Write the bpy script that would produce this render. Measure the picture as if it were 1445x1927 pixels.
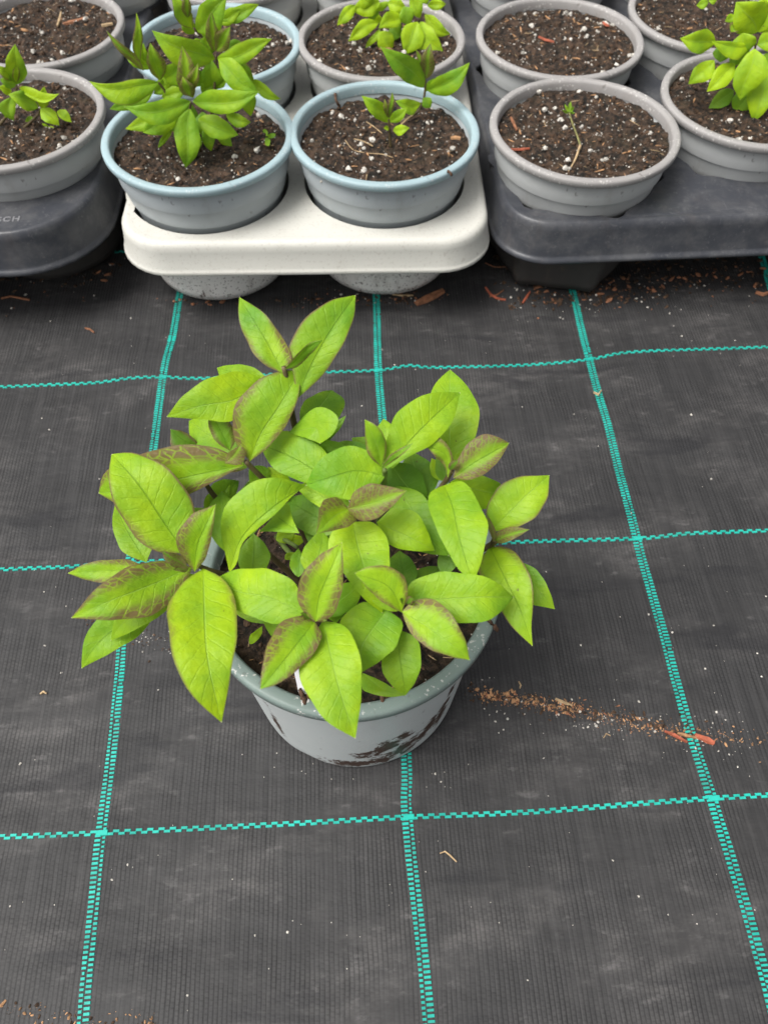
import bpy, bmesh, math, random
from mathutils import Vector, Matrix, Euler, noise
random.seed(7)
S = bpy.context.scene
for o in list(bpy.data.objects): bpy.data.objects.remove(o)
COL = S.collection

# ------------------------------------------------------------------ camera, sky, sun, exposure
CAM = Vector((0.1932362, -0.56204605, 0.57761567))
ROT = Euler((0.58402932, -0.00218529, -0.05588731), 'XYZ')
FPX = 1450.0
cd = bpy.data.cameras.new('camera'); cam = bpy.data.objects.new('camera', cd); COL.objects.link(cam)
cam.location = CAM; cam.rotation_euler = ROT
cd.sensor_fit = 'VERTICAL'; cd.sensor_height = 24; cd.lens = FPX / 1927 * 24
cd.clip_start = .01; cd.clip_end = 100
cd.dof.use_dof = True; cd.dof.focus_distance = .48; cd.dof.aperture_fstop = 8
S.camera = cam
W = bpy.data.worlds.new('World'); S.world = W; W.use_nodes = True
wn = W.node_tree; bg = wn.nodes['Background']
sky = wn.nodes.new('ShaderNodeTexSky'); sky.sky_type = 'NISHITA'; sky.sun_disc = False
SUN_EL, SUN_AZ = math.radians(62), math.radians(250)      # azimuth clockwise from +Y
sky.sun_elevation = SUN_EL; sky.sun_rotation = SUN_AZ; sky.air_density = .6; sky.dust_density = 6; sky.ozone_density = 1
hs = wn.nodes.new('ShaderNodeHueSaturation'); hs.inputs['Saturation'].default_value = .12
wn.links.new(sky.outputs[0], hs.inputs['Color']); wn.links.new(hs.outputs[0], bg.inputs[0])
bg.inputs[1].default_value = .11
sl = bpy.data.lights.new('sun', 'SUN'); sl.energy = 1.5; sl.angle = math.radians(32); sl.color = (1, .97, .92)
so = bpy.data.objects.new('sun', sl); COL.objects.link(so)
sd = Vector((math.sin(SUN_AZ) * math.cos(SUN_EL), math.cos(SUN_AZ) * math.cos(SUN_EL), math.sin(SUN_EL)))
so.rotation_euler = sd.to_track_quat('Z', 'Y').to_euler(); so.location = (0, 0, 3)
S.view_settings.view_transform = 'Standard'; S.view_settings.look = 'None'
S.view_settings.exposure = .82; S.view_settings.gamma = 1; S.view_settings.use_curve_mapping = False
S.render.engine = 'CYCLES'

RM = ROT.to_matrix()
def ray(u, v): return (RM @ Vector(((u - 722.5) / FPX, -(v - 963.5) / FPX, -1)))
def at(u, v, h=0.0):                      # point of a picture feature at world height h
    d = ray(u, v); return CAM + d * ((h - CAM.z) / d.z)
def aty(u, v, y):                         # ... or at world depth y
    d = ray(u, v); return CAM + d * ((y - CAM.y) / d.y)

# ------------------------------------------------------------------ object helpers
def link(name, data, parent=None, mat=None):
    o = bpy.data.objects.new(name, data); COL.objects.link(o)
    if mat is not None and data is not None:
        for m in (mat if isinstance(mat, (list, tuple)) else [mat]): data.materials.append(m)
    if parent: o.parent = parent; o.matrix_parent_inverse = Matrix.Translation(-parent.location)
    return o
def tag(o, label=None, cat=None, group=None, kind=None):
    if label: o['label'] = label
    if cat: o['category'] = cat
    if group: o['group'] = group
    if kind: o['kind'] = kind
    return o
def empty(name, loc): o = link(name, None); o.location = loc; o.empty_display_size = .02; return o
def mesh(name, verts, faces, smooth=True):
    m = bpy.data.meshes.new(name); m.from_pydata([tuple(v) for v in verts], [], faces); m.update()
    if smooth: m.polygons.foreach_set('use_smooth', [True] * len(m.polygons))
    return m
def fbm(x, y, z=0, o=4):
    return noise.fractal(Vector((x, y, z)), 1.0, 2.0, o)

# ------------------------------------------------------------------ material helpers
def newmat(name):
    m = bpy.data.materials.new(name); m.use_nodes = True; nt = m.node_tree
    return m, nt, nt.nodes['Principled BSDF']
class N:
    def __init__(s, nt): s.nt = nt
    def n(s, t, **k):
        x = s.nt.nodes.new(t)
        for a, b in k.items(): setattr(x, a, b)
        return x
    def l(s, a, b): s.nt.links.new(a, b)
    def val(s, i, v):
        if hasattr(v, 'is_output'): s.l(v, i)
        else: i.default_value = v
    def math(s, op, a, b=0.0, clamp=False):
        x = s.n('ShaderNodeMath', operation=op, use_clamp=clamp); s.val(x.inputs[0], a); s.val(x.inputs[1], b); return x.outputs[0]
    def mix(s, f, a, b):
        x = s.n('ShaderNodeMix', data_type='RGBA'); s.val(x.inputs[0], f)
        s.val(x.inputs[6], a if hasattr(a, 'is_output') else (*a, 1)); s.val(x.inputs[7], b if hasattr(b, 'is_output') else (*b, 1)); return x.outputs[2]
    def smooth(s, v, lo, hi):
        x = s.n('ShaderNodeMapRange', interpolation_type='SMOOTHSTEP'); s.val(x.inputs[0], v); x.inputs[1].default_value = lo; x.inputs[2].default_value = hi; return x.outputs[0]
    def noise(s, co, scale, detail=4, rough=.55, dist=0):
        x = s.n('ShaderNodeTexNoise'); s.l(co, x.inputs['Vector']); x.inputs['Scale'].default_value = scale; x.inputs['Detail'].default_value = detail
        x.inputs['Roughness'].default_value = rough; x.inputs['Distortion'].default_value = dist; return x.outputs['Fac']
    def vor(s, co, scale, feature='F1', out='Distance'):
        x = s.n('ShaderNodeTexVoronoi', feature=feature); s.l(co, x.inputs['Vector']); x.inputs['Scale'].default_value = scale; return x.outputs[out]
    def coord(s, which='Object'): return s.n('ShaderNodeTexCoord').outputs[which]
    def map(s, co, scale=(1, 1, 1), rot=(0, 0, 0), loc=(0, 0, 0)):
        x = s.n('ShaderNodeMapping'); s.l(co, x.inputs[0]); x.inputs['Scale'].default_value = scale; x.inputs['Rotation'].default_value = rot; x.inputs['Location'].default_value = loc; return x.outputs[0]
    def sep(s, co): return s.n('ShaderNodeSeparateXYZ'), co
    def xyz(s, co):
        x = s.n('ShaderNodeSeparateXYZ'); s.l(co, x.inputs[0]); return x.outputs
    def bump(s, h, strength, dist, nrm=None):
        x = s.n('ShaderNodeBump'); s.l(h, x.inputs['Height']); x.inputs['Strength'].default_value = strength; x.inputs['Distance'].default_value = dist
        if nrm: s.l(nrm, x.inputs['Normal'])
        return x.outputs[0]

def plastic(name, base, rough=.45, dirt=.35, dirtcol=(.06, .04, .03), speck=.0, smear=False, scale=1, vary=.12, dust=0, pep=0):
    m, nt, P = newmat(name); g = N(nt); co = g.coord()
    big = g.noise(co, 14 * scale, 5); fine = g.noise(co, 260, 3)
    c = g.mix(g.math('MULTIPLY', g.smooth(big, .3, .7), vary * 4), base, tuple(b * .72 for b in base))
    sp = g.noise(g.map(co, (1, 1, .5)), 150, 2, .5)
    c = g.mix(g.math('MULTIPLY', g.smooth(sp, .68, .74), dirt), c, dirtcol)
    # dusty soil film in streaks
    c = g.mix(g.math('MULTIPLY', g.smooth(g.noise(g.map(co, (1, 1, .35)), 38, 6, .7), .52, .78), dirt * .6), c, (.16, .12, .09))
    if dust:
        dm = g.math('MULTIPLY', g.smooth(g.noise(co, 26, 7, .72), .4, .68), dust); c = g.mix(dm, c, (.20, .195, .19))
        sc_ = g.noise(g.map(co, (9, 1, 1), (0, 0, .6)), 60, 3); c = g.mix(g.math('MULTIPLY', g.smooth(sc_, .68, .74), .5 * dust), c, (.3, .3, .3))
    if pep:
        c = g.mix(g.math('MULTIPLY', g.smooth(g.noise(co, 420, 2, .5), .60, .66), pep), c, dirtcol)
    if speck:
        s2 = g.noise(co, 330, 2, .6); s3 = g.noise(co, 40, 2)
        c = g.mix(g.math('MULTIPLY', g.math('MULTIPLY', g.smooth(s2, .6, .66), g.smooth(s3, .42, .6)), speck), c, (.62, .6, .57))
    if smear:
        x, y, z = g.xyz(co)
        th = g.math('MULTIPLY', g.math('ARCTAN2', x, g.math('MULTIPLY', y, -1.)), .081)
        cc = g.n('ShaderNodeCombineXYZ'); g.l(th, cc.inputs[0]); g.l(z, cc.inputs[1]); sc2 = cc.outputs[0]
        def blob(cx, cz, rx, rz, sh):
            a = g.math('DIVIDE', g.math('SUBTRACT', th, cx), rx)
            b = g.math('DIVIDE', g.math('SUBTRACT', g.math('SUBTRACT', z, cz), g.math('MULTIPLY', g.math('SUBTRACT', th, cx), sh)), rz)
            return g.smooth(g.math('SQRT', g.math('ADD', g.math('MULTIPLY', a, a), g.math('MULTIPLY', b, b))), 1.5, .0)
        f = blob(.018, .050, .024, .018, .75)
        for b in ((.004, .014, .042, .014, .15), (.030, .028, .022, .016, .8), (.050, .040, .013, .020, 1.0), (.064, .050, .008, .030, 1.2), (.067, .090, .004, .014, 1.0), (-.060, .055, .004, .045, -.4)):
            f = g.math('MAXIMUM', f, blob(*b))
        nz = g.noise(g.map(sc2, (1, 1.1, 1), (0, 0, math.radians(-30))), 75, 9, .8, .4)
        msk = g.smooth(g.math('ADD', g.math('MULTIPLY', f, .55), g.math('MULTIPLY', g.math('SUBTRACT', nz, .5), 2.6)), .24, .33)
        msk = g.math('MULTIPLY', msk, g.smooth(f, .02, .15))
        c = g.mix(msk, c, g.mix(fine, (.035, .018, .012), (.085, .045, .03)))
        w = g.math('MULTIPLY', g.smooth(g.noise(co, 120, 3, .7), .68, .72), g.smooth(f, 0, .2))
        c = g.mix(w, c, (.5, .48, .46))
    g.l(c, P.inputs['Base Color'])
    P.inputs['Specular IOR Level'].default_value = .35
    g.l(g.math('ADD', g.math('MULTIPLY', big, .25), rough - .12), P.inputs['Roughness'])
    g.l(g.bump(g.math('ADD', fine, g.math('MULTIPLY', big, 2)), .12, .001), P.inputs['Normal'])
    return m

M = {}
M['pot_grey'] = plastic('pot_grey', (.44, .45, .445), .5, .5)
M['rim_grey'] = plastic('rim_grey', (.32, .305, .295), .5, .4, speck=.8)
M['pot_blue'] = plastic('pot_blue', (.40, .435, .45), .5, .5)
M['rim_blue'] = plastic('rim_blue', (.33, .44, .47), .45, .2, speck=.5)
M['pot_main'] = plastic('pot_main', (.52, .55, .545), .42, .25, smear=True, speck=.35, vary=.05)
M['rim_main'] = plastic('rim_main', (.20, .255, .235), .42, .25, speck=.9)
M['tray_dark'] = plastic('tray_dark', (.046, .049, .058), .34, .2, dirtcol=(.12, .1, .09), speck=.06, dust=.26)
M['tray_white'] = plastic('tray_white', (.57, .56, .51), .5, .22, dirtcol=(.18, .13, .1), vary=.04, pep=.18)
M['cup_white'] = plastic('cup_white', (.86, .84, .80), .6, .95, dirtcol=(.12, .09, .08), vary=.08, pep=.85)
M['cup_dark'] = plastic('cup_dark', (.05, .046, .043), .7, .4, dirtcol=(.1, .07, .05))
M['letter'] = plastic('letter', (.20, .20, .21), .5, .1)

def simple(name, base, rough=.8, var=.4, scale=300, bump=.3, spec=.3):
    m, nt, P = newmat(name); g = N(nt); co = g.coord()
    nz = g.noise(co, scale, 4); c = g.mix(g.smooth(nz, .3, .7), tuple(b * (1 - var) for b in base), tuple(min(1, b * (1 + var)) for b in base))
    g.l(c, P.inputs['Base Color']); P.inputs['Roughness'].default_value = rough; P.inputs['Specular IOR Level'].default_value = spec
    if bump: g.l(g.bump(nz, bump, .001), P.inputs['Normal'])
    return m
def soilmat():
    m, nt, P = newmat('potting_soil'); g = N(nt); co = g.coord()
    a = g.noise(co, 130, 6, .7, .5); b = g.noise(co, 34, 4)
    c = g.mix(g.smooth(a, .38, .66), (.007, .0055, .0035), (.085, .051, .032))
    c = g.mix(g.math('MULTIPLY', g.smooth(b, .5, .75), .5), c, (.05, .038, .02))
    fl = g.noise(g.map(co, (1, 3, 1), (0, 0, .7)), 190, 2)
    c = g.mix(g.math('MULTIPLY', g.smooth(fl, .7, .76), .7), c, (.22, .13, .08))
    g.l(c, P.inputs['Base Color']); P.inputs['Roughness'].default_value = .8; P.inputs['Specular IOR Level'].default_value = .35
    g.l(g.bump(g.math('ADD', a, b), 1, .004), P.inputs['Normal']); return m
M['soil'] = soilmat()
M['perlite'] = simple('perlite', (.50, .47, .42), .8, .4, 260)
M['crumb'] = simple('soil_crumb', (.06, .036, .022), .9, .6, 200)
M['tan'] = simple('tan_crumb', (.36, .20, .10), .8, .5, 120)
M['bark'] = simple('bark', (.26, .115, .06), .75, .35, 160, .6)
M['bark_red'] = simple('bark_red', (.36, .10, .055), .6, .3, 160, .5)
M['straw'] = simple('straw', (.42, .30, .17), .7, .25, 160)
M['root'] = simple('root', (.10, .055, .035), .85, .4, 260)
M['white_tag'] = simple('white_tag', (.74, .72, .76), .35, .03, 60, 0, .5)
M['stem'] = simple('stem', (.10, .075, .035), .5, .35, 90, .1)
M['stem_olive'] = simple('stem_olive', (.20, .19, .07), .6, .4, 90, .1)
M['stem_green'] = simple('stem_green', (.14, .20, .045), .5, .3, 90, .1)

def leafmat():
    m, nt, P = newmat('leaf'); g = N(nt)
    uv = g.n('ShaderNodeUVMap').outputs[0]; x, y, _ = g.xyz(uv)
    oi = g.n('ShaderNodeObjectInfo'); cs = g.n('ShaderNodeSeparateColor'); g.l(oi.outputs['Color'], cs.inputs[0])
    blush, tone, dark = cs.outputs[0], cs.outputs[1], cs.outputs[2]; rnd = oi.outputs['Random']
    av = g.math('ABSOLUTE', y)                                    # 0 midrib .. 1 margin
    obj = g.coord(); rv = g.n('ShaderNodeVectorMath', operation='ADD'); g.l(obj, rv.inputs[0]); cx = g.n('ShaderNodeCombineXYZ'); g.l(g.math('MULTIPLY', rnd, 30.), cx.inputs[0]); g.l(cx.outputs[0], rv.inputs[1]); co = rv.outputs[0]
    n1 = g.noise(co, 42, 4); n2 = g.noise(co, 120, 3); n3 = g.noise(co, 700, 2)
    # vein lines
    wob = g.math('MULTIPLY', g.math('SUBTRACT', n2, .5), .045)
    ph = g.math('ADD', g.math('SUBTRACT', g.math('SUBTRACT', x, g.math('MULTIPLY', g.math('POWER', av, .75), .17)), wob), g.math('MULTIPLY', g.math('LESS_THAN', y, 0.), .035))
    fr = g.math('FRACT', g.math('MULTIPLY', ph, 10.5)); dv = g.math('ABSOLUTE', g.math('SUBTRACT', fr, .5))
    side = g.smooth(dv, .09, .02)
    side = g.math('MULTIPLY', side, g.smooth(av, 1.0, .75))
    vco = g.n('ShaderNodeCombineXYZ'); g.l(g.math('MULTIPLY', ph, 12.), vco.inputs[0]); g.l(g.math('MULTIPLY', y, 4.2), vco.inputs[1]); g.l(g.math('MULTIPLY', rnd, 9.), vco.inputs[2])
    net = g.smooth(g.vor(vco.outputs[0], 1.0, 'DISTANCE_TO_EDGE'), .085, .02)
    mid = g.smooth(av, .04, .012)
    vein = g.math('MAXIMUM', g.math('MULTIPLY', side, .9), g.math('MULTIPLY', net, .7))
    # base green to yellow-green
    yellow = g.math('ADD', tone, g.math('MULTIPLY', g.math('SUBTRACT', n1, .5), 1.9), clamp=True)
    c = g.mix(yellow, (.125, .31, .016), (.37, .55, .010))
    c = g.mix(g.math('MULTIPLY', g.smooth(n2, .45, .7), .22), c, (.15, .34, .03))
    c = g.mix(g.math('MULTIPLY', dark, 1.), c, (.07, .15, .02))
    c = g.mix(g.math('MULTIPLY', side, .09), c, (.22, .42, .06))
    # purple-brown flush, strongest to the margins, broken by green veins
    em = g.math('ADD', av, g.math('MULTIPLY', g.math('SUBTRACT', n1, .5), .9))
    em = g.math('SUBTRACT', em, g.math('MULTIPLY', x, .30))
    lo = g.math('SUBTRACT', .98, g.math('MULTIPLY', blush, 1.12))
    bm = g.smooth(g.math('SUBTRACT', em, lo), -.16, .34)
    bm = g.math('MULTIPLY', bm, g.math('SUBTRACT', 1., g.math('MULTIPLY', vein, .85)))
    edge = g.math('MULTIPLY', g.smooth(av, .9, .985), g.smooth(blush, .02, .25))
    bm = g.math('MULTIPLY', g.math('MAXIMUM', bm, edge), g.smooth(blush, .02, .15))
    c = g.mix(g.math('MULTIPLY', bm, .84), c, g.mix(n2, (.19, .070, .072), (.12, .045, .035)))
    c = g.mix(g.math('MULTIPLY', mid, .4), c, g.mix(g.math('GREATER_THAN', rnd, .45), (.30, .50, .09), (.07, .17, .012)))
    spot = g.math('MULTIPLY', g.smooth(g.noise(co, 330, 2), .74, .77), .7); c = g.mix(spot, c, (.1, .08, .02))
    tip = g.smooth(x, .985, .997); c = g.mix(g.math('MULTIPLY', tip, .8), c, (.7, .68, .4))
    g.l(c, P.inputs['Base Color']); P.inputs['Roughness'].default_value = .5; P.inputs['Specular IOR Level'].default_value = .3
    hgt = g.math('ADD', g.math('MULTIPLY', side, -.22), g.math('ADD', g.math('MULTIPLY', mid, -1.), g.math('MULTIPLY', n2, 2.2)))
    g.l(g.bump(hgt, .42, .0014), P.inputs['Normal'])
    tr = g.n('ShaderNodeBsdfTranslucent'); tc = g.mix(.25, c, (.45, .62, .02)); g.l(tc, tr.inputs[0])
    mx = g.n('ShaderNodeMixShader'); mx.inputs[0].default_value = .28
    g.l(P.outputs[0], mx.inputs[1]); g.l(tr.outputs[0], mx.inputs[2]); g.l(mx.outputs[0], nt.nodes['Material Output'].inputs[0])
    return m
M['leaf'] = leafmat()

# ------------------------------------------------------------------ ground: woven fabric sheet with tracer threads
def ghgt(x, y):
    fade = max(0., min(1., (y + .75) / .2))
    w = noise.noise(Vector((x * 4.5, y * 16 + 1.5 * x, 3.1))) * .0024 + noise.noise(Vector((x * 9, y * 30, 7))) * .0011 + noise.noise(Vector((x * 3, y * 4, 1))) * .0015
    return w - .0045
def fabric():
    m, nt, P = newmat('woven_fabric'); g = N(nt); co = g.coord()
    x, y, z = g.xyz(co)
    wob = g.math('MULTIPLY', g.math('SUBTRACT', g.noise(co, 9, 3), .5), .006)
    xs = g.math('ADD', x, wob)
    u = g.math('DIVIDE', xs, .0031); fu = g.math('FRACT', u)
    rib = g.smooth(g.math('ABSOLUTE', g.math('SUBTRACT', fu, .5)), .5, .18)
    par = g.math('FRACT', g.math('MULTIPLY', g.math('FLOOR', u), .5))
    v = g.math('ADD', g.math('DIVIDE', y, .0030), par); fv = g.math('FRACT', v)
    weft = g.smooth(g.math('ABSOLUTE', g.math('SUBTRACT', fv, .5)), .5, .2)
    wv0 = g.math('MULTIPLY', rib, g.math('ADD', .56, g.math('MULTIPLY', weft, .44))); wv = g.math('ADD', g.math('MULTIPLY', g.math('SUBTRACT', wv0, .6), g.smooth(g.noise(co, 22, 3), .25, .7)), .6)
    rn = g.n('ShaderNodeTexWhiteNoise', noise_dimensions='1D'); g.l(g.math('FLOOR', u), rn.inputs['W'])
    st = g.noise(g.map(co, (6, .22, 1)), 55, 3)                     # threads differ along their length
    c = g.mix(g.math('MULTIPLY', wv, .9), (.013, .0127, .013), (.039, .038, .0385))
    c = g.mix(g.math('MULTIPLY', g.smooth(st, .35, .75), .5), c, (.053, .0515, .052))
    c = g.mix(g.math('MULTIPLY', rn.outputs[0], .3), c, (.02, .02, .021))
    d1 = g.noise(g.map(co, (1, 1.8, 1)), 9, 6, .65); d2 = g.noise(g.map(co, (1, 2.3, 1)), 34, 5, .7)
    dust = g.math('MULTIPLY', g.smooth(d1, .42, .72), g.math('ADD', .25, g.math('MULTIPLY', g.smooth(d2, .4, .7), .75)))
    dust = g.math('MULTIPLY', dust, g.math('ADD', .35, g.math('MULTIPLY', wv, .65)))
    c = g.mix(g.math('MULTIPLY', dust, .62), c, (.13, .122, .118))
    blot = g.math('MULTIPLY', g.smooth(g.noise(g.map(co, (1, 2, 1)), 62, 4, .6), .58, .74), g.smooth(d1, .38, .6)); c = g.mix(g.math('MULTIPLY', blot, .38), c, (.15, .142, .14))
    drk = g.smooth(g.noise(g.map(co, (1, 4.5, 1), (0, 0, .05)), 7.5, 4, .6, .3), .56, .68)  # wrinkle shade put into the fabric colour as dark cross streaks
    c = g.mix(g.math('MULTIPLY', drk, .6), c, (.014, .014, .016))
    # earth swept along by water: band of fine brown silt
    g.l(c, P.inputs['Base Color']); P.inputs['Roughness'].default_value = .62; P.inputs['Specular IOR Level'].default_value = .28
    b1 = g.bump(wv, .28, .0009); g.l(g.bump(g.noise(g.map(co, (1, 2.5, 1)), 30, 3), .35, .004, b1), P.inputs['Normal'])
    return m
def axis(lo, hi, step, far):
    a = []; t = lo
    while t <= hi: a.append(t); t += step
    s = step; l, r = [], []; p, q = lo, hi
    while q < far: s *= 1.5; p -= s; q += s; l.append(p); r.append(q)
    return l[::-1] + a + r
xs = axis(-.5, 1.0, .0065, 6); ys = axis(-.55, 1.0, .0045, 6)
gv = [(x, y, ghgt(x, y)) for y in ys for x in xs]; nx = len(xs)
gf = [(j * nx + i, j * nx + i + 1, (j + 1) * nx + i + 1, (j + 1) * nx + i) for j in range(len(ys) - 1) for i in range(nx - 1)]
ground = link('ground', mesh('ground', gv, gf), None, fabric()); tag(ground, 'black woven ground cover fabric with green tracer lines', 'ground', kind='structure')
m, nt, P = newmat('green_thread'); g = N(nt); co = g.coord()
tcol = g.mix(g.smooth(g.noise(co, 60, 4), .35, .7), (.018, .43, .35), (.010, .29, .235))
g.l(g.mix(g.math('MULTIPLY', g.smooth(g.noise(co, 18, 6, .75), .52, .75), .55), tcol, (.05, .12, .10)), P.inputs['Base Color']); P.inputs['Roughness'].default_value = .55; P.inputs['Specular IOR Level'].default_value = .3
M['thread'] = m
def ggz(p): return Vector((p.x, p.y, ghgt(p.x, p.y)))
def resample(pts, step):
    P_ = [Vector((p.x, p.y, 0)) for p in pts]
    # Catmull-Rom then walk
    Q = []
    for i in range(len(P_) - 1):
        p0 = P_[max(i - 1, 0)]; p1 = P_[i]; p2 = P_[i + 1]; p3 = P_[min(i + 2, len(P_) - 1)]
        for k in range(24):
            t = k / 24
            Q.append(.5 * ((2 * p1) + (p2 - p0) * t + (2 * p0 - 5 * p1 + 4 * p2 - p3) * t * t + (3 * p1 - p0 - 3 * p2 + p3) * t ** 3))
    Q.append(P_[-1]); out = []; acc = 0
    for a, b in zip(Q, Q[1:]):
        L = (b - a).length
        while acc <= L and L > 0: out.append((a.lerp(b, acc / L), (b - a).normalized())); acc += step
        acc -= L
    return out
def dash(V, F, c, d, L, Wd, hgt=.0007):
    n = Vector((-d.y, d.x, 0)); b = len(V)
    for (a, w, z) in ((-1, -1, -.0005), (1, -1, -.0005), (1, 1, -.0005), (-1, 1, -.0005), (-.86, -.8, hgt), (.86, -.8, hgt), (.86, .8, hgt), (-.86, .8, hgt)):
        p = c + d * (a * L / 2) + n * (w * Wd / 2); V.append(ggz(p) + Vector((0, 0, z)))
    F += [(b + 4, b + 5, b + 6, b + 7), (b, b + 1, b + 5, b + 4), (b + 1, b + 2, b + 6, b + 5), (b + 2, b + 3, b + 7, b + 6), (b + 3, b, b + 4, b + 7)]
def gline(px, ext, col):
    pts = [at(*p) for p in px]
    if ext[0]: pts.insert(0, pts[0] + (pts[0] - pts[1]).normalized() * ext[0])
    if ext[1]: pts.append(pts[-1] + (pts[-1] - pts[-2]).normalized() * ext[1])
    V, F = [], []
    if col:
        for i, (c, d) in enumerate(resample(pts, .0015)):
            n = Vector((-d.y, d.x, 0)); s = 1 if i % 2 else -1
            sh = .0011 * math.sin(i * .043 + px[0][0]) * (1 + .4 * math.sin(i * .011))   # one of the two tapes gets wider as the other narrows
            wd = .0042 + s * sh + random.uniform(-.0002, .0002)
            ctr = n * (s * .00215 + sh * .5 + .0)
            if random.random() < .02: wd *= .6
            dash(V, F, c + ctr, d, .0018 * random.uniform(.85, 1.12), wd - .0003)
    else:
        for i, (c, d) in enumerate(resample(pts, .0040)):
            n = Vector((-d.y, d.x, 0)); s = 1 if i % 2 else -1
            dash(V, F, c + n * (s * .0009), d, .0050, .0021)
    o = link('guide_line', mesh('guide_line', V, F, False), ground, M['thread']); return o
gline([(335, 560), (322, 630), (306, 704), (285, 850), (243, 1055), (225, 1220), (190, 1565), (150, 1927)], (.6, .1), True)
gline([(707, 555), (713, 690), (720, 790), (744, 1110), (767, 1430), (770, 1535), (805, 1927)], (.6, .1), True)
gline([(1085, 570), (1111, 671), (1145, 800), (1202, 1009), (1270, 1270), (1345, 1500), (1447, 1860)], (.6, .1), True)
gline([(1428, 450), (1445, 515), (1520, 760)], (.6, .5), True)
gline([(0, 723), (100, 718), (180, 714), (245, 706), (306, 704), (390, 706), (600, 695), (713, 690), (770, 682), (820, 686), (1000, 681), (1111, 671), (1200, 656), (1445, 647)], (.3, .3), False)
gline([(0, 1067), (130, 1062), (243, 1053), (600, 1035), (960, 1016), (1202, 1009), (1300, 1000), (1445, 994)], (.3, .3), False)
gline([(0, 1573), (190, 1565), (400, 1555), (600, 1545), (770, 1535), (1000, 1525), (1200, 1510), (1345, 1500), (1445, 1494)], (.3, .3), False)
gline([(0, 478), (210, 467), (560, 455), (900, 440), (1445, 418)], (.3, .3), False)

V, F = [], []
for u, v in ((306, 704), (713, 690), (1111, 671), (243, 1053), (1202, 1009), (190, 1565), (770, 1535), (1345, 1500)):
    c = at(u, v); dash(V, F, Vector((c.x, c.y, 0)), Vector((1, 0, 0)), .0084, .0044, .0011)
link('guide_line', mesh('guide_line', V, F, False), ground, M['thread'])

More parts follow.
